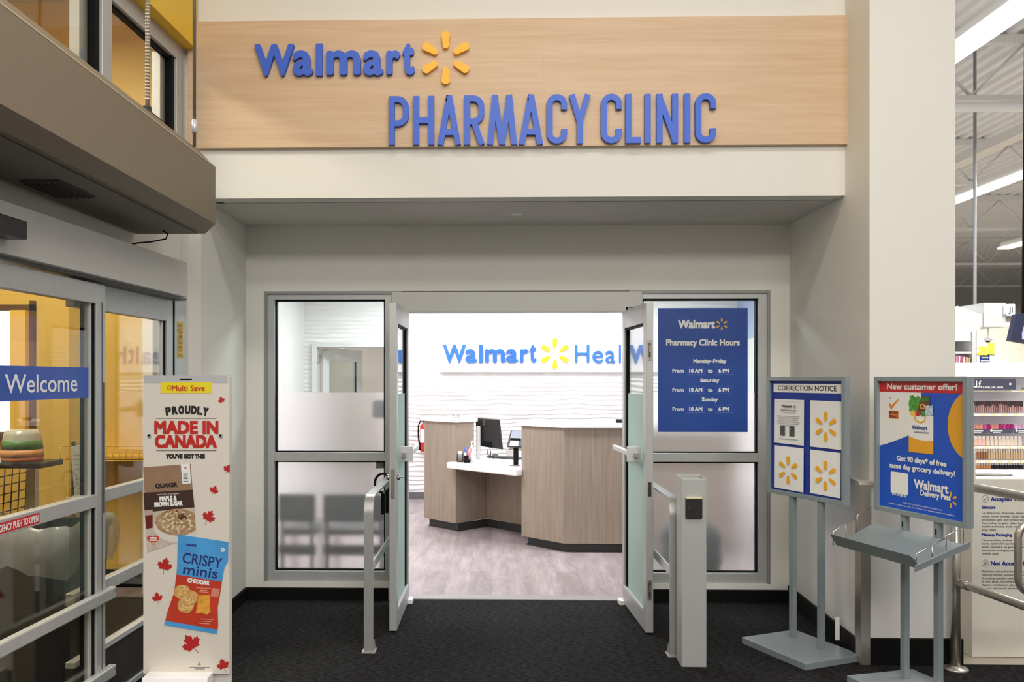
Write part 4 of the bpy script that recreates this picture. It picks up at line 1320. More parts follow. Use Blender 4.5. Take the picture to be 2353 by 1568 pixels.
# brochure tray
ty = lambda b: 0.826 - (b - 0.02) / 0.28 * 0.105
MB(f2).add([(a, b, ty(b) + dz) for dz in (0, -0.004) for a, b in ((-0.33, 0.005), (0.325, 0.005), (0.305, 0.268), (-0.305, 0.268))], [(0, 1, 2, 3), (7, 6, 5, 4), (0, 4, 5, 1), (1, 5, 6, 2), (2, 6, 7, 3), (3, 7, 4, 0)]).build('tray', STANDG, r2)
LP = [(-0.305, 0.784), (-0.30, 0.789), (0.285, 0.789), (0.305, 0.775), (0.312, 0.728), (-0.292, 0.728)]
LB = lambda c: 0.30 - (0.789 - c) * 0.55
MB(f2).add([(a, LB(c) + e, c) for e in (0.004, 0.0) for a, c in LP], [(0, 1, 2, 3, 4, 5), (11, 10, 9, 8, 7, 6)] + [(i, (i + 1) % 6, (i + 1) % 6 + 6, i + 6) for i in range(6)]).build('tray_lip', STANDG, r2)
MB(f2).add([(0.325, 0.005, 0.822), (0.329, 0.005, 0.855), (0.309, 0.30, 0.75), (0.305, 0.30, 0.717), (0.335, 0.005, 0.822), (0.337, 0.005, 0.853), (0.317, 0.30, 0.748), (0.313, 0.30, 0.717)], [(0, 1, 2, 3), (7, 6, 5, 4), (0, 4, 5, 1), (1, 5, 6, 2), (2, 6, 7, 3), (3, 7, 4, 0)]).build('tray_side', STANDG, r2)
for sgn in (-1, 1):
    q = MB(f2)
    A = lambda b, h: (sgn * (0.325 - 0.02 * b / 0.3) - sgn * 0.004, b, ty(b) + h)
    q.tube([A(0.03, 0.0), A(0.03, 0.10), A(0.125, 0.095), A(0.125, 0.0)], 0.0028, 8)
    q.tube([A(0.285, 0.0), A(0.285, 0.075), A(0.125, 0.085)], 0.0028, 8)
    q.tube([A(0.20, 0.0), A(0.20, 0.08)], 0.0028, 8)
    q.build('wire_guard', CHROME, r2)
for a in (-0.115, 0.115):
    MB(f2).side([(0.0, 0.80), (0.0, 0.74), (0.20, 0.752)], a - 0.003, a + 0.003).build('tray_bracket', STANDG, r2)

# =================================================================== STEEL RAILING AT THE COLUMN
rl = thing('steel_railing', 'brushed steel tube railing fixed to the carpet beside the column', 'railing', (2.606, 4.83, 0))
px_, py_ = 2.606, 4.83
MB().cyl((px_, py_, 0.01), (px_, py_, 1.06), 0.027, n=20).build('railing_post', STEEL, rl)
MB().lathe([(0.065, 0.0), (0.065, 0.012), (0.058, 0.018), (0.03, 0.02), (0.03, 0.028)], px_, py_, 28).build('floor_flange', STEEL, rl)
MB().tube([(px_, py_, 1.045), (2.64, 4.6, 1.045), (2.72, 4.0, 1.045), (2.80, 3.3, 1.045)], 0.024, 14).build('top_rail', STEEL, rl)
MB().tube([(px_ - 0.003, py_ - 0.0, 0.496), (2.625, 4.72, 0.496), (2.80, 3.3, 0.496)], 0.022, 14).build('middle_rail', STEEL, rl)
MB().cyl((px_ + 0.008, py_ - 0.06, 0.496), (px_ + 0.012, py_ - 0.10, 0.496), 0.0245, n=16).build('rail_collar', STEEL, rl)
lp = thing('railing_loop', 'rounded steel tube loop standing in front of the white recycling box at the frame edge', 'railing', (2.70, 4.0, 0))
x_, y_ = 2.505, 4.1
R_ = 0.075
pts = []
for (cx, cz, t0) in ((x_ + R_, 0.955 - R_, 180), (x_ + 0.5, 0.955 - R_, 90), (x_ + 0.5, 0.615 + R_, 0), (x_ + R_, 0.615 + R_, 270)):
    s0 = {180: 180, 90: 90, 0: 0, 270: 270}[t0]
    for k in range(7):
        t = math.radians(s0 - 90 * k / 6)
        pts.append((cx + R_ * math.cos(t), y_, cz + R_ * math.sin(t)))
MB().tube(pts, 0.0175, 12, closed=True).build('tube_loop', STEEL, lp)
MB().cyl((x_ + 0.48, y_, 0.0), (x_ + 0.48, y_, 0.60), 0.02, n=14).lathe([(0.06, 0), (0.06, 0.015), (0.025, 0.02)], x_ + 0.48, y_, 20).build('loop_post', STEEL, lp)

# =================================================================== CLINIC
CD = Fr((0, 0, 0), (0.7071, -0.7071), (0.7071, 0.7071))     # a along the slanted counter faces, b away from the viewer
ct = thing('counter_unit', 'narrow left taupe counter unit with a white top inside the clinic doorway', 'counter', (-0.45, 9.3, 0))
cr = thing('counter_unit', 'wide right taupe counter unit with an angled front and white top in the clinic', 'counter', (1.2, 8.1, 0))
ck = thing('reception_desk', 'low white desk top between the two taupe counter units, with a dark knee space', 'desk', (0.0, 8.9, 0))
KB = 0.09
MB(CD).slab([(-7.19, 6.13), (-6.675, 6.13), (-6.675, 6.40), (-7.19, 6.40)], KB, 1.17).build('left_pedestal', LAMI, ct)
MB(CD).slab([(-6.655, 6.14), (-6.655, 6.585), (-5.712, 6.585), (-5.712, 6.595), (-6.668, 6.595), (-6.668, 6.14)], 0.004, KB).build('knee_kick', DARK, ck)
MB(CD).slab([(-6.695, 6.40), (-6.675, 6.40), (-6.675, 6.62), (-6.695, 6.62)], KB, 0.684).slab([(-6.675, 6.60), (-5.712, 6.60), (-5.712, 6.62), (-6.675, 6.62)], KB, 0.684).build('knee_panel', LAMI, ck)
c2w = lambda a, b: (0.7071 * a + 0.7071 * b, -0.7071 * a + 0.7071 * b)
R0, R1, R0b = c2w(-5.705, 6.118), c2w(-5.163, 6.118), c2w(-5.705, 6.62)
body = [R0, R1, (2.3, R1[1]), (2.3, R1[1] + 0.35), (R1[0] + 0.1, R1[1] + 0.35), (R0b[0], R0b[1])]
MB().slab(body, KB, 1.175).build('right_pedestal', LAMI, cr)
ins = lambda pts, c, k: [(c[0] + (x - c[0]) * k, c[1] + (y - c[1]) * k) for x, y in pts]
a0_, a1_ = c2w(-5.66, 6.165), c2w(-5.17, 6.165)
MB(CD).slab([(-7.15, 6.17), (-6.69, 6.17), (-6.69, 6.38), (-7.15, 6.38)], 0.004, KB).slab([(-7.15, 6.155), (-6.67, 6.155), (-6.67, 6.17), (-7.15, 6.17)], 0.004, 0.014).build('left_kick', DARK, ct)
MB().slab([a0_, a1_, (2.3, R1[1] + 0.045), (2.3, R1[1] + 0.3), (R0b[0] - 0.02, R0b[1] - 0.02)], 0.004, KB).slab([c2w(-5.67, 6.15), c2w(-5.165, 6.15), (2.3, R1[1] + 0.03), (2.3, R1[1] + 0.3), (R0b[0] - 0.02, R0b[1] - 0.02)], 0.004, 0.016).build('right_kick', DARK, cr)
MB(CD).slab([(-7.23, 6.10), (-6.645, 6.10), (-6.645, 6.43), (-7.23, 6.43)], 1.17, 1.212).build('left_top', WHITEQ, ct, bevel=0.003)
MB().slab([c2w(-5.735, 6.09), c2w(-5.15, 6.09), (2.3, R1[1] - 0.03), (2.3, R1[1] + 0.38), (R1[0] + 0.12, R1[1] + 0.38), c2w(-5.735, 6.45)], 1.175, 1.222).build('right_top', WHITEQ, cr, bevel=0.003)
MB(CD).slab([(-6.70, 6.02), (-5.685, 6.02), (-5.685, 6.112), (-5.712, 6.125), (-5.712, 6.95), (-6.672, 6.95), (-6.672, 6.125), (-6.70, 6.125)], 0.685, 0.752).build('desk_top', WHITEQ, ck, bevel=0.012)
MB(CD).slab([(-6.67, 6.95), (-5.7, 6.95), (-5.7, 7.0), (-6.67, 7.0)], 0.1, 0.90).build('rear_screen', LAMI, ck)
MB(CD).slab([(-6.67, 6.90), (-5.9, 6.90), (-5.9, 6.95), (-6.67, 6.95)], 0.752, 0.83).build('rear_ledge', WHITEQ, ck)

def mb_at(p):
    return Fr((p[0], p[1], 0), (1, 0), (0, -1))


DZ = 0.752
# monitor seen from behind
mo = thing('monitor', 'black computer monitor seen from behind on the white reception desk', 'monitor', (-0.07, 9.27, DZ))
mf = Fr((-0.07, 9.30, 0), (0.90, -0.44), (-0.44, -0.90))
cs, sn = math.cos(0.12), math.sin(0.12)
q = MB(mf)
pan = [(-0.07, 0.845), (0.235, 0.815), (0.185, 1.215), (-0.10, 1.225)]
q.prism([(-0.10, 0.90), (0.205, 0.868), (0.165, 1.193), (-0.125, 1.205)], -0.03, 0.0)
q.build('screen_shell', BLACKP, mo, bevel=0.006)
MB(mf).prism([(-0.02, 0.892), (0.08, 0.882), (0.078, 0.945), (-0.025, 0.955)], 0.0, 0.012).build('port_cover', BLACK, mo)
MB(mf).ring(-0.015, 1.168, 0.011, 0.0145, 0.001, 20).ring(-0.018, 1.142, 0.011, 0.0145, 0.001, 20).build('round_emblem', CHROME, mo)
MB(mf).box(-0.085, -0.04, 0.03, 0.065, DZ + 0.01, 1.115).build('stand_neck', mat('silver_stand', '#d3d3d5', 0.35, 0.3), mo, bevel=0.008)
MB(mf).box(-0.12, 0.13, -0.06, 0.13, DZ, DZ + 0.01).build('stand_foot', mat('silver_stand', '#d3d3d5', 0.35, 0.3), mo, bevel=0.003)
MB(mf).tube([(0.03, 0.01, 0.855), (0.035, 0.02, 0.81), (0.08, 0.0, 0.79), (0.09, -0.03, DZ + 0.004)], 0.004, 6).tube([(0.07, 0.01, 0.85), (0.075, 0.02, 0.80), (0.06, -0.01, 0.78), (0.02, -0.05, DZ + 0.004)], 0.004, 6).build('cable', BLACK, mo)
# card terminal
tm = thing('card_terminal', 'black card payment terminal tilted on a black pole at the right end of the desk', 'card terminal', (0.255, 8.60, DZ))
tf = Fr((0.245, 8.62, 0), (0.86, -0.5), (-0.5, -0.86))
MB(tf).box(-0.022, 0.022, -0.018, 0.018, DZ + 0.01, 0.955).build('pole', BLACK, tm, bevel=0.006)
MB(tf).box(-0.055, 0.035, -0.04, 0.04, DZ, DZ + 0.008).build('pole_foot', mat('foot_steel', '#8e8e90', 0.3, 0.8), tm)
MB(tf).box(-0.055, 0.0, -0.012, 0.012, 0.93, 0.96).build('clamp_knob', BLACK, tm, bevel=0.004)
TL = lambda a, b, h: (a, -b * 0.5 + h * 0.85 + 0.02, 1.0 + b * 0.86 + h * 0.5)
def slabt(q, a0, a1, b0, b1, h0, h1):
    vs = [TL(a, b, h) for h in (h0, h1) for b in (b0, b1) for a in (a0, a1)]
    return q.add(vs, [(0, 2, 3, 1), (4, 5, 7, 6), (0, 1, 5, 4), (2, 6, 7, 3), (0, 4, 6, 2), (1, 3, 7, 5)])
slabt(MB(tf), -0.085, 0.095, -0.06, 0.13, -0.03, 0.0).build('terminal_body', BLACKP, tm, bevel=0.008)
slabt(MB(tf), -0.065, 0.08, 0.035, 0.12, 0.0, 0.002).build('terminal_screen', mat('grey_screen', '#8f93a3', 0.2), tm)
slabt(MB(tf), -0.05, 0.05, -0.05, 0.015, 0.0, 0.004).build('keypad', mat('keypad_grey', '#b9bbc0', 0.4), tm)
slabt(MB(tf), -0.055, 0.055, 0.012, 0.032, 0.0, 0.018).build('reader_bar', BLACK, tm, bevel=0.003)
MB(tf).tube([(0.06, -0.02, 0.99), (0.075, -0.04, 0.90), (0.07, -0.05, DZ + 0.003)], 0.0035, 6).build('cable', BLACK, tm)
# keyboard and mouse
kb = thing('keyboard', 'grey-black keyboard lying on the desk behind the card terminal', 'keyboard', (0.155, 9.42, DZ))
kf = Fr((0.155, 9.42, 0), (0.80, -0.60), (0.60, 0.80))
MB(kf).box(-0.22, 0.22, -0.07, 0.07, DZ, DZ + 0.016).build('keyboard_body', mat('keyboard_dark', '#3b383a', 0.5), kb, bevel=0.004)
q = MB(kf)
for i in range(5):
    for j in range(15):
        q.box(-0.205 + j * 0.0275, -0.183 + j * 0.0275, -0.06 + i * 0.025, -0.040 + i * 0.025, DZ + 0.016, DZ + 0.021)
q.build('keys', mat('key_grey', '#575357', 0.5), kb)
ms = MB().lathe([(0.032, DZ), (0.036, DZ + 0.012), (0.030, DZ + 0.028), (0.014, DZ + 0.036)], 0.04, 9.62, 20).build('mouse', mat('mouse_grey', '#4a474a', 0.45))
tag(ms, 'small dark computer mouse on the reception desk behind the keyboard', 'mouse')
# pen pots, pump bottle, card holder
pc = thing('pen_pot', 'black wire-mesh pen pot at the left end of the white desk', 'pen pot', (-0.335, 9.02, DZ))
MB().box(-0.365, -0.305, 8.99, 9.05, DZ, DZ + 0.004).build('pot_bottom', BLACK, pc)
q = MB()
for k in range(9):
    a = -0.365 + k * 0.0075
    for y_ in (8.99, 9.05):
        q.box(a - 0.001, a + 0.001, y_ - 0.001, y_ + 0.001, DZ, DZ + 0.085)
for k in range(10):
    z_ = DZ + 0.006 + k * 0.0088
    for y_ in (8.99, 9.05):
        q.box(-0.366, -0.304, y_ - 0.001, y_ + 0.001, z_ - 0.001, z_ + 0.001)
    for a in (-0.365, -0.305):
        q.box(a - 0.001, a + 0.001, 8.99, 9.05, z_ - 0.001, z_ + 0.001)
q.build('mesh_wall', BLACK, pc)
cd_ = MB().box(-0.36, -0.315, 9.015, 9.02, DZ + 0.006, DZ + 0.115).build('white_card', PAPER)
tag(cd_, 'white card standing in the wire-mesh pen pot on the desk', 'card')
pt = MB().lathe([(0.036, DZ), (0.036, DZ + 0.075), (0.031, DZ + 0.075), (0.031, DZ + 0.01)], -0.262, 8.955, 20, False).build('black_pot', BLACK)
tag(pt, 'low solid black pot holding pens in front of the taupe counter', 'pen pot')
for i, (dx, dy, tx, ty_, h, cm, lab) in enumerate(((-0.012, 0.0, -0.01, 0.01, 0.15, 'marker_blue', 'white marker pen with a blue cap leaning in the low black pot'), (0.008, 0.004, 0.05, 0.0, 0.17, 'marker_white', 'pale slanting pen with a white end in the low black pot'), (0.014, -0.014, 0.03, -0.02, 0.14, 'marker_pink', 'pink slanting pen in the low black pot'))):
    p0 = Vector((-0.262 + dx, 8.955 + dy, DZ + 0.012))
    p1 = p0 + Vector((tx, ty_, h))
    m_ = p0.lerp(p1, 0.62)
    if cm == 'marker_pink':
        o_ = MB().cyl(p0, p1, 0.011, n=10).build('pen', mat('marker_pink', '#ee6f86', 0.4))
    else:
        o_ = MB().cyl(p0, m_, 0.010, n=10).build('pen', WHITEP)
        MB().cyl(m_, p1, 0.011, n=10).build('pen_cap', mat(cm, '#4b66d8' if 'blue' in cm else '#f3eff0', 0.4), o_)
    tag(o_, lab, 'pen')
pb_ = thing('pump_bottle', 'white pump bottle standing behind the pens on the desk', 'bottle', (-0.215, 9.02, DZ))
MB().lathe([(0.03, DZ), (0.032, DZ + 0.02), (0.032, DZ + 0.13), (0.012, DZ + 0.155), (0.012, DZ + 0.17)], -0.215, 9.02, 18).build('bottle', mat('cloudy_bottle', '#dfe2ea', 0.3), pb_)
MB().cyl((-0.215, 9.02, DZ + 0.17), (-0.215, 9.02, DZ + 0.215), 0.007, n=10).box(-0.222, -0.175, 9.013, 9.027, DZ + 0.212, DZ + 0.225).build('pump', WHITEP, pb_)
gl_ = thing('eyeglasses', 'tiny dark-framed object like folded eyeglasses on the left white counter top', 'eyeglasses', (-0.39, 9.2, 1.212))
for dx in (0, 0.045):
    tt = [(-0.41 + dx + 0.014 * math.cos(t), 9.2 + dx * 0.3, 1.2285 + 0.0135 * math.sin(t)) for t in [6.283 * k / 14 for k in range(14)]]
    MB().tube(tt, 0.003, 6, closed=True).build('rim', mat('dark_rim', '#4b4145', 0.3, 0.5), gl_)
MB().cyl((-0.43, 9.2, 1.24), (-0.44, 9.32, 1.215), 0.002, n=6).cyl((-0.347, 9.214, 1.24), (-0.34, 9.32, 1.215), 0.002, n=6).build('temple', mat('dark_rim', '#4b4145', 0.3, 0.5), gl_)
bk_ = MB().box(1.165, 1.24, 7.98, 8.03, 1.222, 1.258).build('black_box', BLACKP, bevel=0.004)
tag(bk_, 'small black box on the right white counter top near the open leaf', 'box')
# fire extinguisher on the rippled wall
fx = thing('fire_extinguisher', 'red fire extinguisher with a black hose on the rippled wall left of the counter', 'fire extinguisher', (-0.90, 11.40, 0.65))
MB().lathe([(0.055, 0.66), (0.06, 0.69), (0.06, 0.98), (0.045, 1.02), (0.02, 1.04), (0.02, 1.06)], -0.905, 11.39, 20).build('cylinder_body', mat('extinguisher_red', '#d3261f', 0.3), fx)
MB().box(-0.955, -0.90, 11.328, 11.332, 0.78, 0.96).build('white_label', PRINTW, fx)
MB().box(-0.92, -0.86, 11.375, 11.405, 1.06, 1.09).build('valve', mat('extinguisher_red', '#d3261f', 0.3), fx)
MB().tube([(-0.90, 11.38, 1.07), (-0.96, 11.37, 1.07), (-0.985, 11.37, 1.0), (-0.985, 11.37, 0.85), (-0.97, 11.37, 0.76)], 0.010, 8).cyl((-0.97, 11.37, 0.77), (-0.965, 11.37, 0.68), 0.017, n=10).build('hose', BLACK, fx)
MB().box(-0.93, -0.88, 11.44, 11.50, 0.95, 1.0).build('wall_hook', DARK, fx)
# lettering panel on the back wall
hs = thing('health_sign', 'white panel with raised blue and yellow lettering on the rippled clinic wall', 'sign', (0.8, 11.45, 1.72))
YH = 11.44
MB().box(-0.70, 2.75, YH, 11.5, 1.725, 2.42).build('sign_panel', mat('sign_panel_white', '#f3f1f3', 0.4), hs)
hx = lambda t: at(900 + t / 3.922, 800, YH - 0.03).x
hz = lambda t: at(1240, 680 + t / 3.922, YH - 0.03).z
for ch, x0, x1, y0, y1, bd in (('W', 462, 667, 440, 607, .009), ('a', 662, 768, 480, 605, .011), ('l', 787, 820, 440, 604, 0), ('m', 840, 1020, 480, 604, .011), ('a', 1032, 1138, 480, 605, .011), ('r', 1158, 1232, 480, 604, .011), ('t', 1243, 1305, 440, 606, .011),
                               ('H', 1653, 1783, 443, 602, 0.001), ('e', 1811, 1907, 495, 606, 0.002), ('a', 1928, 2017, 495, 606, 0.002), ('l', 2050, 2067, 443, 604, 0), ('t', 2090, 2150, 455, 606, 0.002), ('h', 2172, 2262, 443, 604, 0.002)):
    MB(BK).glyph(ch, hx(x0), hx(x1), hz(y1), hz(y0), -YH - 0.0005, -YH + 0.03, bd).build('letter', BLUEH, hs)
for g in (90, 30, -30, -90, -150, 150):
    MB(BK).ray(hx(1472), hz(523), (hz(380) - hz(665)) / 2, math.radians(g), -YH - 0.0005, -YH + 0.03).build('sunburst_ray', SPARK, hs)

# waiting chairs behind the left frosted pane, a round stool behind the right one
CHG = mat('chair_grey_green', '#171c1b', 0.6)


def waiting_chair(x0, x1, label):
    y = 6.60
    r = thing('waiting_chair', label, 'chair', ((x0 + x1) / 2, y + 0.2, 0), 'waiting chairs behind the frosted window')
    MB().box(x0, x1, y, y + 0.05, 0.52, 0.735).build('backrest', CHG, r, bevel=0.012)
    MB().box(x0, x1, y + 0.06, y + 0.5, 0.40, 0.45).build('seat', CHG, r, bevel=0.012)
    MB().box(x0, x1, y + 0.02, y + 0.06, 0.25, 0.33).build('cross_rail', DARK, r)
    for a in (x0 + 0.03, x1 - 0.03):
        for b in (y + 0.04, y + 0.46):
            MB().box(a - 0.014, a + 0.014, b - 0.014, b + 0.014, 0.004, 0.40 if b > y + 0.1 else 0.72).build('leg', mat('chair_leg', '#6a6d70', 0.4, 0.5), r)
    return r


waiting_chair(-1.675, -1.385, 'grey-green waiting chair blurred behind the left frosted pane, the narrower one')
waiting_chair(-1.32, -0.835, 'wide grey-green waiting chair blurred behind the left frosted pane near the doorway')
so = thing('round_stool', 'dark rounded stool blurred behind the frosted pane and the button post', 'stool', (1.56, 6.68, 0))
MB().lathe([(0.20, 0.36), (0.235, 0.38), (0.225, 0.44), (0.18, 0.50), (0.08, 0.52)], 1.56, 6.68, 28).build('seat', mat('stool_blue_black', '#0d1418', 0.6), so)
MB().lathe([(0.16, 0.006), (0.19, 0.06), (0.235, 0.22), (0.225, 0.36)], 1.56, 6.68, 24).build('stool_base', mat('stool_blue_black', '#0d1418', 0.6), so)
o_ = MB().box(-0.88, -0.80, 6.43, 6.46, 0.955, 1.018).box(-0.80, -0.78, 6.40, 6.45, 0.97, 1.0).build('dark_box', DARK)
tag(o_, 'small dark box blurred at the top corner of the lower left frosted pane', 'box')
o_ = MB().box(-0.93, -0.815, 6.62, 6.64, 1.33, 1.47).box(-0.83, -0.80, 6.40, 6.63, 1.38, 1.42).build('grey_plate', mat('grey_plate', '#8d9092', 0.5))
tag(o_, 'pale grey plate blurred behind the upper left frosted pane beside the mullion', 'plate')

# =================================================================== STORE BEYOND THE COLUMN
DECKM = mat('white_roof_deck', '#dcdcdc', 0.6)
q = MB()
vs, fs = [], []
n_ = 0
x = 2.75
prof = []
while x < 58:
    prof += [(x, 6.36), (x + 0.09, 6.36), (x + 0.12, 6.42), (x + 0.21, 6.42)]
    x += 0.24
for xx, zz in prof:
    vs += [(xx, -6, zz), (xx, 82, zz)]
fs = [(2 * i, 2 * i + 1, 2 * i + 3, 2 * i + 2) for i in range(len(prof) - 1)]
q.add(vs, fs)
struct(q, 'ceiling_store', DECKM)
struct(MB().box(2.7, 58, 80, 80.2, 0, 6.5).box(57.9, 58, -6, 80, 0, 6.5), 'wall_store', mat('store_far_wall', '#d8d2c4', 0.7))
TRM = mat('white_truss_paint', '#d5d4d2', 0.5)
for i, (y, lab) in enumerate(((11.85, 'white roof truss nearest above the store, just behind the first strip light'), (17.0, 'second white roof truss above the store behind the nearest one'), (22.2, 'third white roof truss above the store behind the second strip light'), (29.0, 'dim fourth roof truss far back above the store'), (36.0, 'farthest dim roof truss above the store'))):
    t = thing('roof_truss', lab, 'roof truss', (10, y, 5.5), 'roof trusses over the store')
    MB().box(2.75, 40, y - 0.06, y + 0.06, 6.24, 6.358).build('top_chord', TRM, t)
    MB().box(2.75, 40, y - 0.06, y + 0.06, 5.46, 5.53).build('bottom_chord', TRM, t)
    q = MB()
    x = 3.0
    k = 0
    while x < 34:
        q.tube([(x, y, 5.53 if k % 2 else 6.24), (x + 0.72, y, 6.24 if k % 2 else 5.53)], 0.02, 6)
        x += 0.72
        k += 1
    q.build('web', TRM, t)
o_ = MB().cyl((2.75, 11.6, 5.30), (24, 11.6, 5.30), 0.068, n=14).build('ceiling_pipe', mat('white_pipe', '#dcdcda', 0.4))
tag(o_, 'thick white pipe running crosswise under the nearest roof truss', 'pipe')
MB().box(4.9, 4.93, 11.58, 11.62, 5.36, 5.47).box(7.9, 7.93, 11.58, 11.62, 5.36, 5.47).box(10.9, 10.93, 11.58, 11.62, 5.36, 5.47).build('pipe_hanger', TRM, o_)
o_ = MB().box(7.25, 7.45, 4, 21, 5.0, 5.14).build('cable_tray', mat('white_tray', '#d2cfc8', 0.5))
tag(o_, 'unlit white beam between the first and second strip lights of the store', 'beam')
q = MB()
for y in (6, 11, 16, 20.5):
    q.box(7.34, 7.36, y - 0.01, y + 0.01, 5.14, 6.36)
q.build('hanger', TRM, o_)
TUBE = mat('lit_diffuser', '#fdfcf6', 0.5, emit=4.0)
for lab, x, y0, y1 in (('strip light nearest to the column at the top of the store view', 4.8, 1.5, 13.0), ('second strip light of the store, lower in the view', 8.8, 3.0, 20.0), ('third, smaller strip light far back over the store', 13.3, 6.0, 22.4), ('small distant strip light low over the store', 18.6, 20.0, 29.0)):
    s_ = thing('strip_light', lab, 'ceiling light', (x, (y0 + y1) / 2, 5.0), 'strip lights over the store')
    MB().prism([(x - 0.11, 5.04), (x + 0.11, 5.04), (x + 0.06, 5.18), (x - 0.06, 5.18)], y0, y1).build('housing', mat('white_housing', '#dddcd6', 0.5), s_)
    MB().box(x - 0.15, x + 0.15, y0, y1, 5.0, 5.04).build('diffuser', TUBE, s_)
    q = MB()
    yy = y0 + 1
    while yy < y1:
        q.cyl((x, yy, 5.18), (x, yy, 6.36), 0.0025, n=6)
        yy += 3.5
    q.build('hanger_wire', TRM, s_)
c_ = at(2240, 560, 12.3)
o_ = MB().cyl((c_.x, 12.3, 0), (c_.x, 12.3, 6.36), 0.022, n=12).build('service_pole', mat('grey_pole', '#94989c', 0.5))
tag(o_, 'slim pale vertical service pole rising from the shelves to the store ceiling', 'pole')

# recycling box
rb = thing('recycling_box', 'white waste recycling box printed with accepted items, behind the steel railing', 'recycling box', (3.15, 5.25, 0))
BX = mat('recycling_box_white', '#dcd7ca', 0.5, noise=(2, 0.015))
MB().box(2.842, 3.46, 5.06, 5.46, 0, 1.05).build('box_body', BX, rb, bevel=0.003)
q = MB(Fr((0, 0, 0), (0, 1), (1, 0)))
q.prism([(5.055, 0.0), (5.055, 1.20), (5.062, 1.225), (5.085, 1.24), (5.26, 1.24), (5.26, 0.0)], 2.822, 2.842)
q.build('side_panel', BX, rb)
MB().add([(2.86, 5.07, 1.052), (3.45, 5.07, 1.052), (3.45, 5.44, 1.062), (2.86, 5.44, 1.062)], [(0, 1, 2, 3)]).build('sloping_lid', WHITEP, rb)
MB().slab([(3.02 + 0.12 * math.cos(t), 5.20 + 0.06 * math.sin(t)) for t in [6.283 * k / 24 for k in range(24)]], 1.054, 1.060).build('drop_slot', mat('olive_dark_slot', '#4e4730', 0.6), rb)
bx = lambda u: at(u, 1200, 5.06).x
bz = lambda v: at(2300, v, 5.06).z
B_ = -5.06 + 0.0008
TXT = mat('recycling_print', '#4c463f', 0.6)
q = MB(BK)
q.ring(bx(2264), bz(1147), 0.0185, 0.0205, B_).ring(bx(2264), bz(1295), 0.0185, 0.0205, B_)
q.stroke([(bx(2260), bz(1147)), (bx(2263), bz(1150)), (bx(2269), bz(1143.5))], 0.003, B_, B_ + 0.0003)
q.stroke([(bx(2260.5), bz(1291.5)), (bx(2267.5), bz(1298.5))], 0.003, B_, B_ + 0.0003).stroke([(bx(2260.5), bz(1298.5)), (bx(2267.5), bz(1291.5))], 0.003, B_, B_ + 0.0003)
q.build('print_symbol', mat('symbol_navy', '#4d5067', 0.6), rb)
q = MB(BK)
q.text('Accepted Waste', bx(2277), bz(1151.5), 0.0225, B_, align='L', width=bx(2362) - bx(2277), bold=0.0014)
q.text('Not Accepted Waste', bx(2277), bz(1299.5), 0.0225, B_, align='L', width=bx(2393) - bx(2277), bold=0.0014)
q.text('Skincare', bx(2256), bz(1169.5), 0.0165, B_, align='L', width=bx(2287) - bx(2256), bold=0.0011)
q.text('Makeup Packaging', bx(2256), bz(1232.5), 0.0165, B_, align='L', width=bx(2325) - bx(2256), bold=0.0011)
q.build('lettering', INKB, rb)
q = MB(BK)
for v0, ls in ((1180, ('Lip balm tubes, face soap dispensers and', 'tubes, lotion bottles, tubes, dispensers', 'and plastic jars, non-pressurized shaving', 'foam tubes, lip gloss tubes, body wash', 'bottles and tubes, body wash and liquid', 'soap tubes.')),
               (1242.5, ('Mascara tubes, eyeliner pencils and', 'cases, eyeshadow packaging, lip liner', 'tubes, lipsticks, lip gloss, eyebrow and', 'foundation packaging and tubes, closed', 'powder cases.')),
               (1314.5, ('Perfume, nail polish bottles, nail polish', 'remover bottles, pressurized containers', '(including aerosol cans), electronics,', 'broken glass, bio-medical waste, wipes,', 'diapers, medication, sharps (including', 'razors), electronic devices.'))):
    for i, s_ in enumerate(ls):
        q.text(s_, bx(2256), bz(v0 + i * 7.75 + 1.5), 0.0115, B_, align='L', width=len(s_) * 0.00765, bold=0.0002)
q.build('lettering', TXT, rb)

# cosmetics shelves
YG = 8.0
gx = lambda u: at(u, 900, YG).x
gz = lambda v: at(2290, v, YG).z
gd = thing('cosmetics_shelf', 'bright white cosmetics shelf unit with dark header strips beyond the railing', 'shelf', (gx(2330), YG, 0))
SHW = mat('shelf_white', '#f2f0f4', 0.4)
XA, XB_ = gx(2185), gx(2440)
MB().box(XA, XB_, YG + 0.28, YG + 0.32, 0, gz(834)).build('back_panel', SHW, gd)
MB().box(XA, XB_, YG - 0.05, YG + 0.28, gz(866), gz(834)).build('header_box', mat('shelf_header_white', '#f5f5f5', 0.4), gd)
hb_ = MB().box(gx(2218), gx(2326), YG - 0.054, YG - 0.05, gz(895.5), gz(870.5)).build('brand_strip', mat('strip_charcoal', '#4a4a5c', 0.4), gd)
MB(BK).text('e.l.f.', gx(2236), gz(890.5), 0.058, -YG + 0.0555, width=0.095, bold=0.002).text('IS EYES. LIPS. FACES.', gx(2274), gz(892.5), 0.015, -YG + 0.0555, width=gx(2297) - gx(2250), bold=0.0009).disc(gx(2313), gz(883), 0.012, -YG + 0.0555, 6).build('lettering', PRINTW, hb_)
MB(BK).text('ell', gx(2352), gz(895), 0.028, -YG + 0.0545, width=0.11, bold=0.001).build('lettering', INKG, gd)
for v, th in ((899, 0.012), (954, 0.02), (1029, 0.02), (1061, 0.02), (1082, 0.02)):
    b0_ = YG - 0.04 if v > 1000 else YG
    s_ = MB().box(XA, XB_, b0_, YG + 0.28, gz(v + 2), gz(v + 2) + th).build('shelf_board', SHW, gd)
    for k in range(7):
        a = gx(2225 + k * 26 + (v % 9))
        MB().box(a, a + 0.05, b0_ - 0.003, b0_, gz(v + 2), gz(v + 2) + th).build('price_label', mat('price_yellow', '#f1e6b0', 0.5), s_)
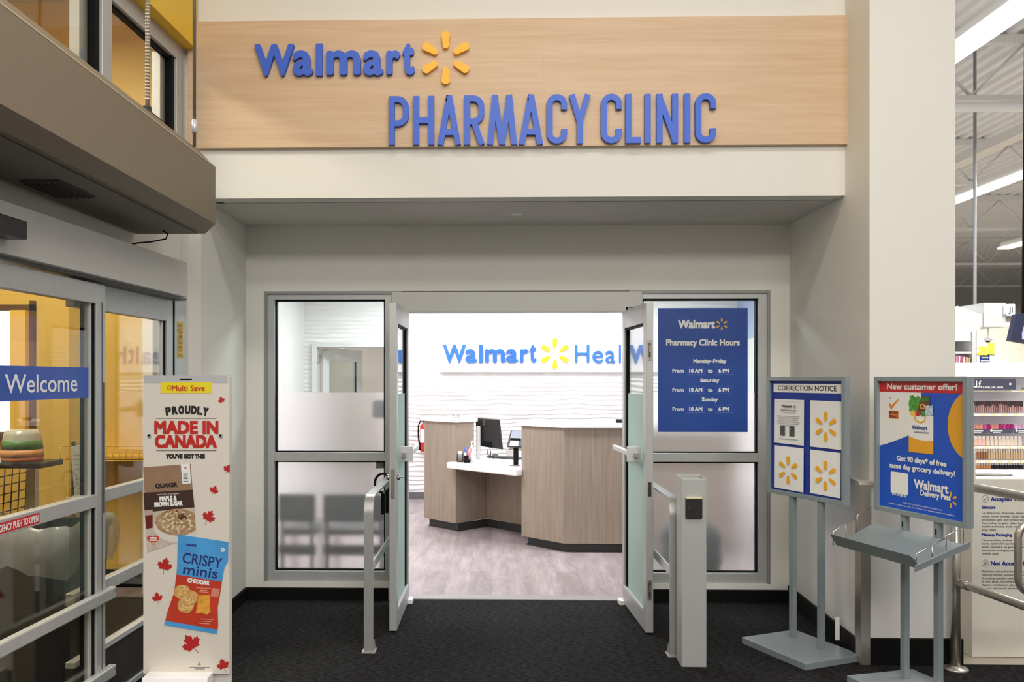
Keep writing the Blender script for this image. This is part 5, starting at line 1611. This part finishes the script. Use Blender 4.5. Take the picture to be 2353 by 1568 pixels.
MB().box(XA, XB_, YG + 0.02, YG + 0.28, 0, gz(1084)).build('plinth', SHW, gd)
for u0, u1 in ((2226, 2269), (2271, 2327), (2329, 2380)):
    s_ = MB().box(gx(u0), gx(u1), YG - 0.006, YG - 0.002, gz(996.5), gz(986)).build('dark_label_strip', mat('strip_charcoal', '#4a4a5c', 0.4), gd)
    MB(BK).disc(gx(u0 + 6), gz(990), 0.012, -YG + 0.007, 8).rect(gx(u0 + 10), gx(u0 + 32), gz(992), gz(989), -YG + 0.007).rect(gx(u0 + 10), gx(u0 + 28), gz(994.5), gz(993.3), -YG + 0.007).build('print', PRINTW, s_)
MB().box(XA, XB_, YG, YG + 0.28, gz(997), gz(996)).build('shelf_board', SHW, gd)
rr = random.Random(11)


def product(name, x, z, w_, h, d, cols, label, cat, group, y=YG + 0.12, cap=0.0, capcol=None):
    o = MB().box(x - w_ / 2, x + w_ / 2, y - d / 2, y + d / 2, z, z + h * (1 - cap)).build(name, mat('pack_' + cols[1:], cols, 0.4))
    tag(o, label, cat, group)
    if cap:
        MB().box(x - w_ * 0.4, x + w_ * 0.4, y - d * 0.4, y + d * 0.4, z + h * (1 - cap), z + h).build('cap', mat('pack_' + capcol[1:], capcol, 0.4), o)
    return o


z_ = gz(954) + 0.018
for k in range(27):
    u = 2226 + k * 5.3
    h = gz(917) - gz(944)
    o = MB().box(gx(u) - 0.0065, gx(u) + 0.0065, YG + 0.10, YG + 0.115, z_, z_ + h).build('brush_card', mat('pack_' + ('c9a49a' if k % 4 == 1 else 'b98f87'), '#c9a49a' if k % 4 == 1 else '#b98f87', 0.5))
    tag(o, 'slim makeup brush pack with a dark tip on the top row of the cosmetics shelf', 'brush pack', 'brush packs on the top cosmetics row')
    MB().box(gx(u) - 0.006, gx(u) + 0.006, YG + 0.096, YG + 0.118, z_ + h * (0.5 + 0.25 * rr.random()), z_ + h).build('brush_tip', mat('brush_dark', '#3d3238', 0.6), o)
z_ = gz(997) + 0.016
for k, cm in enumerate(['#f0a78f'] * 5 + ['#e05aa8', '#b4186e', '#f09a90', '#f2a08c', '#c2187a', '#d24a9a', '#c01c82', '#c01c82', '#f3d6ea', '#f0c8e2', '#eec2de']):
    u = 2232 + k * 9
    w_ = 0.036
    o = MB().lathe([(0.010, z_), (0.019, z_ + 0.02), (0.019, z_ + 0.05), (0.008, z_ + 0.07)], gx(u), YG + 0.1, 10).build('sponge_pack', mat('pack_' + cm[1:], cm, 0.5))
    col = {'f0': 'peach', 'e0': 'pink', 'b4': 'magenta', 'f2': 'peach', 'c2': 'magenta', 'd2': 'pink', 'c0': 'magenta', 'f3': 'pale lilac', 'ee': 'pale lilac'}[cm[1:3]] if cm != '#f0c8e2' else 'pale lilac'
    tag(o, col + ' makeup sponge pack on the second row of the cosmetics shelf', 'sponge pack', col + ' sponge packs on the second cosmetics row')
z_ = gz(1029) + 0.016
for k in range(13):
    u = 2238 + k * 9.2
    a = k < 4
    product('powder_box', gx(u), z_, 0.032, gz(1006) - gz(1028), 0.04, '#e2b8a4' if a else '#dccab6', ('pink-beige' if a else 'cream') + ' powder box on the third row of the cosmetics shelf', 'powder box', ('pink-beige' if a else 'cream') + ' powder boxes on the third cosmetics row', y=YG + 0.05, cap=0.3, capcol='#f4ece6')
z_ = gz(1061) + 0.016
for k in range(20):
    u = 2250 + k * 5.8
    product('foundation_tube', gx(u), z_, 0.017, gz(1036) - gz(1060), 0.02, '#e4c9a2' if k > 4 else '#b07c58', ('pale beige' if k > 4 else 'tan') + ' foundation tube on the fourth row of the cosmetics shelf', 'tube', ('pale beige' if k > 4 else 'tan') + ' foundation tubes on the fourth cosmetics row', y=YG + 0.05, cap=0.28, capcol='#f6ede4')
z_ = gz(1082) + 0.016
for k in range(18):
    u = 2250 + k * 6.2
    d_ = k > 5
    product('nail_polish' if d_ else 'compact_tube', gx(u), z_, 0.02, gz(1069) - gz(1082), 0.02, '#1d1b22' if d_ else '#e2a26c', ('small black capped bottle' if d_ else 'small orange tube') + ' on the lowest visible cosmetics row', 'bottle' if d_ else 'tube', ('black bottles' if d_ else 'orange tubes') + ' on the lowest cosmetics row', y=YG + 0.05, cap=0.4, capcol='#f0eeee')

# shelf ends sticking out left of the cosmetics (partly behind the poster stand)
YE = 7.2
for v0, v1, lab in ((870, 884, 'upper small pale shelf flag sticking out behind the offer stand'), (926, 940, 'middle small pale shelf flag sticking out behind the offer stand'), (998, 1012, 'lower small pale shelf flag sticking out behind the offer stand')):
    p0, p1 = at(2212, v1, YE), at(2240, v0, YE)
    o = MB().box(p0.x, p1.x, YE, YE + 0.76, p0.z, p1.z).build('shelf_flag', mat('shelf_flag_grey', '#d3d2cf', 0.5), bevel=0.01)
    tag(o, lab, 'shelf flag', 'shelf flags behind the offer stand')

# lit aisle end with the J1 flag
YJ = 9.4
jx = lambda u: at(u, 740, YJ).x
jz = lambda v: at(2250, v, YJ).z
ae = thing('aisle_end', 'white lit aisle end with a raised square panel carrying the aisle flag', 'shelf', (jx(2230), YJ, 0))
JW = mat('aisle_white', '#c3c2bf', 0.5)
MB().box(jx(2120), jx(2258), YJ, YJ + 0.5, jz(751), jz(722)).build('canopy_board', JW, ae)
MB().add([(jx(2195), YJ, jz(722)), (jx(2258), YJ, jz(722)), (jx(2258), YJ + 0.5, jz(722) + 0.13), (jx(2195), YJ + 0.5, jz(722) + 0.05)], [(0, 1, 2, 3)]).build('canopy_top', mat('aisle_top', '#eceee6', 0.5), ae)
MB().box(jx(2258), jx(2308.5), YJ - 0.02, YJ + 0.5, jz(752), jz(697)).build('square_panel', JW, ae, bevel=0.003)
MB().box(jx(2120), jx(2258), YJ + 0.05, YJ + 0.45, jz(757), jz(754)).build('shelf_lamp', mat('shelf_lamp_lit', '#ffffff', 0.5, emit=3.0), ae)
MB().box(jx(2120), jx(2233.8), YJ + 0.45, YJ + 0.499, 0, jz(751)).box(jx(2234), jx(2242), YJ, YJ + 0.5, 0, jz(751)).build('shelf_back', JW, ae)
MB().box(jx(2120), jx(2233.5), YJ + 0.02, YJ + 0.449, jz(784), jz(762)).build('upper_shelf', mat('aisle_grey', '#c9c9cb', 0.5), ae)
MB().box(jx(2120), jx(2233.5), YJ + 0.01, YJ + 0.449, jz(813), jz(808)).build('lower_shelf', JW, ae)
MB().box(jx(2120), jx(2233.5), YJ + 0.005, YJ + 0.449, jz(960), jz(866)).build('lower_front', JW, ae)
fl = MB().box(jx(2306), jx(2327), YJ - 0.05, YJ - 0.035, jz(727.5), jz(700)).box(jx(2300), jx(2308), YJ - 0.05, YJ - 0.02, jz(724), jz(704)).build('aisle_flag', mat('flag_grey', '#c4c7ca', 0.4), bevel=0.012)
tag(fl, 'small rounded grey aisle flag reading J1 beside the white square panel', 'aisle sign')
MB(BK).text('J1', jx(2316), jz(719), 0.052, -YJ + 0.0506, bold=0.002, sx=0.8).build('lettering', INK, fl)
for i, (u, cm, lab) in enumerate(((2198.5, '#c77f9f', 'pink pack'), (2204, '#e3b8cf', 'pale pink pack'), (2209, '#a8426f', 'magenta pack'), (2215, '#d9d3cf', 'pale grey pack'), (2221, '#c6a878', 'tan pack, nearer the pink ones,'), (2227, '#b8976a', 'darker tan pack, last in the row,'))):
    w_ = 0.0105
    zz0, zz1 = jz(864), jz(818 + i * 0.8)
    o = MB().add([(jx(u) - w_ - 0.006, YJ + 0.0, zz0), (jx(u) + w_ - 0.008, YJ + 0.0, zz0), (jx(u) + w_ + 0.004, YJ, zz1), (jx(u) - w_ + 0.006, YJ, zz1), (jx(u) - w_ - 0.006, YJ + 0.2, zz0), (jx(u) + w_ - 0.008, YJ + 0.2, zz0), (jx(u) + w_ + 0.004, YJ + 0.2, zz1), (jx(u) - w_ + 0.006, YJ + 0.2, zz1)], [(0, 1, 2, 3), (7, 6, 5, 4), (0, 4, 5, 1), (1, 5, 6, 2), (2, 6, 7, 3), (3, 7, 4, 0)]).build('slim_pack', mat('slim_' + cm[1:], cm, 0.5))
    tag(o, 'slim ' + lab + ' on the aisle end above the offer stand', 'pack', 'slim packs on the aisle end')

# hanging screen, letters, camera dome and notice further back
tv = thing('hanging_screen', 'dark-framed tilted screen hanging on a black pole at the right edge', 'screen', (4.6, 7.0, 1.9))
t0, t1, t2, t3 = at(2322, 783, 7.0), at(2336, 722, 7.0), at(2420, 714, 6.7), at(2420, 800, 6.7)
nrm = Vector((0.0, -1.0, 0.0))
q = MB().add([tuple(p) for p in (t0, t3, t2, t1)] + [tuple(p + Vector((0, 0.06, 0))) for p in (t0, t3, t2, t1)], [(0, 1, 2, 3), (7, 6, 5, 4), (0, 4, 5, 1), (1, 5, 6, 2), (2, 6, 7, 3), (3, 7, 4, 0)])
q.build('screen_frame', mat('screen_frame_black', '#22233c', 0.4), tv)
ctr = (t0 + t1 + t2 + t3) / 4
i0, i1, i2, i3 = at(2330, 777, 6.985), at(2341, 730, 6.985), at(2412, 722, 6.69), at(2412, 790, 6.69)
MB().add([tuple(p) for p in (i0, i3, i2, i1)], [(0, 1, 2, 3)]).build('screen_image', mat('screen_lilac', '#a9a6ee', 0.3, emit=0.7), tv)
pt_ = at(2352, 600, 6.95)
MB().tube([(pt_.x + 0.012, 6.96, t1.z - 0.02), (pt_.x + 0.05, 6.96, 6.36)], 0.02, 10).build('ceiling_pole', BLACK, tv)
YA = 24.0
al = thing('wall_letters', 'glowing yellow letters al rising above a small blue notice at the back of the store', 'sign', tuple(at(2264, 818, YA)))
for ch, u0, u1, v0, v1 in (('a', 2246, 2267, 796, 817), ('l', 2269, 2281, 789, 815)):
    p0, p1 = at(u0, v1, YA), at(u1, v0, YA)
    o_ = MB(BK).glyph(ch, p0.x, p1.x, p0.z, p1.z, -YA, -YA + 0.08, 0.01).build('letter', mat('yellow_lit_letter', '#f0e04a', 0.5, emit=0.35), al)
p0, p1 = at(2252, 833, YA), at(2274, 815, YA)
bn = MB().box(p0.x, p1.x, YA, YA + 0.03, p0.z, p1.z).build('blue_notice', POSTB, al)
MB(BK).rect(p0.x + 0.02, p1.x - 0.02, p0.z + 0.03, p0.z + 0.07, -YA + 0.001).rect(p0.x + 0.04, p1.x - 0.04, p0.z + 0.11, p0.z + 0.15, -YA + 0.001).build('print', PRINTW, bn)
pq = at(2263, 840, YA)
MB().box(pq.x - 0.02, pq.x + 0.02, YA + 0.03, YA + 0.07, 0, p1.z).box(pq.x - 0.25, pq.x + 0.3, YA + 0.03, YA + 0.06, p1.z - 0.03, p1.z + 0.02).build('sign_post', mat('pale_grey_pole', '#c6c8cc', 0.4), al)
cm_ = at(2270, 781, 9.65)
dm = thing('camera_dome', 'small white security camera dome hanging on a thin stem below the lit aisle end', 'camera', tuple(cm_))
MB().cyl((cm_.x, 9.65, cm_.z + 0.02), (cm_.x, 9.65, jz(752) + 0.002), 0.009, n=8).build('stem', WHITEP, dm)
MB().lathe([(0.015, cm_.z + 0.035), (0.042, cm_.z + 0.014), (0.046, cm_.z - 0.005), (0.028, cm_.z - 0.012)], cm_.x, 9.65, 16).build('housing', WHITEP, dm)
MB().lathe([(0.028, cm_.z - 0.012), (0.02, cm_.z - 0.028), (0.008, cm_.z - 0.032)], cm_.x, 9.65, 16).build('lens_dome', DARK, dm)

# =================================================================== VESTIBULE BEHIND THE ENTRANCE GLASS
VB = 4.75
wb = thing('waste_bin', 'dark grey waste bin with a clear liner bag behind the sliding door glass', 'bin', (-2.62, VB, 0))
MB().add([(a, b, c) for c, k in ((0.0, 0.88), (0.80, 1.0)) for a, b in ((-2.62 - 0.34 * k, VB - 0.26 * k), (-2.62 + 0.34 * k, VB - 0.26 * k), (-2.62 + 0.34 * k, VB + 0.26 * k), (-2.62 - 0.34 * k, VB + 0.26 * k))], [(3, 2, 1, 0), (0, 1, 5, 4), (1, 2, 6, 5), (2, 3, 7, 6), (3, 0, 4, 7)]).build('bin_body', mat('bin_charcoal', '#2c2f33', 0.5), wb)
MB().box(-2.97, -2.27, VB - 0.272, VB - 0.26, 0.77, 0.81).box(-2.97, -2.27, VB + 0.26, VB + 0.272, 0.77, 0.81).box(-2.975, -2.96, VB - 0.27, VB + 0.27, 0.77, 0.81).box(-2.28, -2.265, VB - 0.27, VB + 0.27, 0.77, 0.81).build('bin_rim', mat('bin_rim_grey', '#3f4448', 0.5), wb)
lm = film('clear_liner_film', '#e3e8ee', 0.42)
q = MB()
rim = []
n_ = 48
for k in range(n_):
    t = 6.283 * k / n_
    cx_, cy_ = math.cos(t), math.sin(t)
    m_ = max(abs(cx_), abs(cy_))
    rim.append((cx_ / m_, cy_ / m_))
rows = []
for j, (zz, e) in enumerate(((0.60, 0.02), (0.66, 0.03), (0.74, 0.03), (0.815, 0.012), (0.84, -0.01))):
    row = []
    for k, (cx_, cy_) in enumerate(rim):
        wv = 0.012 * math.sin(k * 1.9 + j) + (0.035 * math.sin(k * 0.7 + 1) if j == 0 else 0)
        row.append((-2.62 + cx_ * (0.35 + e + 0.4 * wv), VB + cy_ * (0.272 + e + 0.4 * wv), zz + wv))
    rows.append(row)
vs = [p for r_ in rows for p in r_]
q.add(vs, [(j * n_ + k, j * n_ + (k + 1) % n_, (j + 1) * n_ + (k + 1) % n_, (j + 1) * n_ + k) for j in range(4) for k in range(n_)], True)
q.build('liner_bag', lm, wb)
MB().tube([(-2.69, VB - 0.31, 0.66), (-2.665, VB - 0.32, 0.60), (-2.65, VB - 0.325, 0.545), (-2.63, VB - 0.32, 0.50)], [0.014, 0.008, 0.006, 0.012], 8).build('bag_knot', mat('liner_white', '#d7dadd', 0.4), wb)
# stand with a shelf and a printed tub
sd = thing('cart_wipe_stand', 'brushed steel post with a black shelf behind the sliding door glass', 'stand', (-2.82, 5.25, 0))
MB().box(-2.90, -2.845, 5.22, 5.27, 0, 1.09).build('steel_post', STEEL, sd)
MB().box(-3.15, -2.74, 5.10, 5.37, 1.09, 1.125).build('black_shelf', BLACKP, sd, bevel=0.008)
MB().box(-3.05, -2.72, 5.13, 5.35, 0, 0.02).build('foot', DARK, sd)
tb = thing('printed_tub', 'clear plastic tub with a green and orange print on the black shelf', 'tub', (-2.93, 5.22, 1.125))
MB().lathe([(0.115, 1.126), (0.12, 1.16), (0.105, 1.29), (0.09, 1.32)], -2.93, 5.23, 24).build('tub_body', mat('tub_clear_grey', '#b9bbb0', 0.25), tb)
MB().lathe([(0.117, 1.128), (0.1205, 1.15)], -2.93, 5.23, 24).build('orange_band', mat('tub_orange', '#c9692b', 0.5), tb)
MB().lathe([(0.121, 1.15), (0.1185, 1.20)], -2.93, 5.23, 24).build('salmon_band', mat('tub_salmon', '#d99a63', 0.5, noise=(30, 0.2)), tb)
MB().lathe([(0.119, 1.20), (0.1125, 1.255)], -2.93, 5.23, 24).build('green_band', mat('tub_green', '#3f7a35', 0.5, noise=(25, 0.4)), tb)
# yellow wire basket and leaflets
wk = thing('wire_basket', 'yellow wire basket on the yellow vestibule wall behind the glass', 'basket', (-2.95, 6.45, 1.1))
q = MB()
YW = 6.32
for k in range(15):
    a = -3.25 + k * 0.05
    q.cyl((a, YW, 1.02), (a, YW, 1.13), 0.003, n=6).cyl((a, YW, 1.02), (a, 6.6, 1.02), 0.003, n=6)
for c in (1.02, 1.13):
    q.tube([(-3.25, 6.6, c), (-3.25, YW, c), (-2.55, YW, c), (-2.55, 6.6, c)], 0.005, 6)
q.build('wire_frame', mat('wire_yellow', '#e3b52f', 0.4), wk)
MB().box(-3.24, -2.56, YW + 0.02, 6.58, 1.03, 1.05).build('basket_floor', mat('wire_yellow', '#e3b52f', 0.4), wk)
lfm = thing('leaflet_stack', 'hanging stack of white leaflets on a dark strip behind the sliding door glass', 'leaflets', (-2.58, 5.3, 1.0))
for k in range(4):
    MB(Fr((-2.60 + k * 0.006, 5.30 - k * 0.012, 0), (0.93, 0.2), (0.2, -0.93))).add([(-0.055, 0, 1.21 - k * 0.012), (0.05, 0.0, 1.235 - k * 0.012), (0.075, 0.02, 0.90 - k * 0.01), (-0.02, 0.02, 0.86 - k * 0.01)], [(0, 1, 2, 3)]).build('leaflet', PAPER, lfm)
MB().box(-2.655, -2.638, 5.30, 5.32, 0.02, 1.24).box(-2.72, -2.58, 5.26, 5.38, 0, 0.02).build('dark_strip', BLACKP, lfm)
q = MB(Fr((-2.578, 5.262, 0), (0.93, 0.2), (0.2, -0.93)))
for k in range(9):
    q.rect(-0.035 + k * 0.003, 0.045, 1.16 - k * 0.03, 1.163 - k * 0.03, 0.022 - 0.0)
q.build('print', INKG, lfm)
# a squeeze pole and a shopping cart far left
sp_ = thing('wall_dispenser', 'yellow box on the vestibule wall with a black tube hanging beside it', 'dispenser', (-2.62, 6.5, 1.3))
MB().box(-2.57, -2.40, 6.50, 6.60, 1.20, 1.42).build('dispenser_box', mat('dispenser_yellow', '#dfb33a', 0.5), sp_)
MB().box(-2.545, -2.47, 6.495, 6.50, 1.32, 1.34).build('dispenser_slot', DARK, sp_)
MB().box(-2.69, -2.675, 6.56, 6.60, 0.98, 1.42).box(-2.70, -2.665, 6.55, 6.60, 1.42, 1.50).build('black_tube', BLACKP, sp_)
kt = thing('shopping_cart', 'dark wire shopping cart with blue fittings behind the sliding door glass', 'shopping cart', (-3.65, 5.5, 0))
q = MB()
for k in range(13):
    a = -4.0 + k * 0.06
    q.cyl((a, 5.25, 0.62), (a, 5.25, 1.04), 0.004, n=6)
for k in range(8):
    q.cyl((-4.02, 5.25, 0.62 + k * 0.06), (-3.28, 5.25, 0.62 + k * 0.06), 0.004, n=6)
for k in range(9):
    b = 5.25 + k * 0.09
    q.cyl((-3.28, b, 0.62), (-3.26, b, 1.04), 0.004, n=6)
for k in range(8):
    q.cyl((-3.28, 5.25, 0.62 + k * 0.06), (-3.28, 6.0, 0.62 + k * 0.06), 0.004, n=6)
q.box(-4.0, -3.28, 5.25, 6.0, 0.60, 0.615)
q.build('basket', mat('cart_wire_dark', '#23262c', 0.4, 0.5), kt)
MB().cyl((-4.02, 5.2, 1.06), (-3.26, 5.2, 1.06), 0.018, n=10).build('handle', mat('cart_blue', '#2a4fae', 0.4), kt)
for a in (-3.95, -3.32):
    MB().tube([(a, 5.22, 1.05), (a, 5.25, 0.6), (a, 5.35, 0.15), (a, 5.95, 0.15)], 0.014, 8).build('cart_leg', mat('cart_wire_dark', '#23262c', 0.4, 0.5), kt)
    for b in (5.38, 5.92):
        MB().cyl((a - 0.015, b, 0.065), (a + 0.015, b, 0.065), 0.063, n=16).build('wheel', DARK, kt)
MB().box(-3.30, -3.27, 5.22, 5.32, 0.72, 0.98).build('blue_corner', mat('cart_blue', '#2a4fae', 0.4), kt)
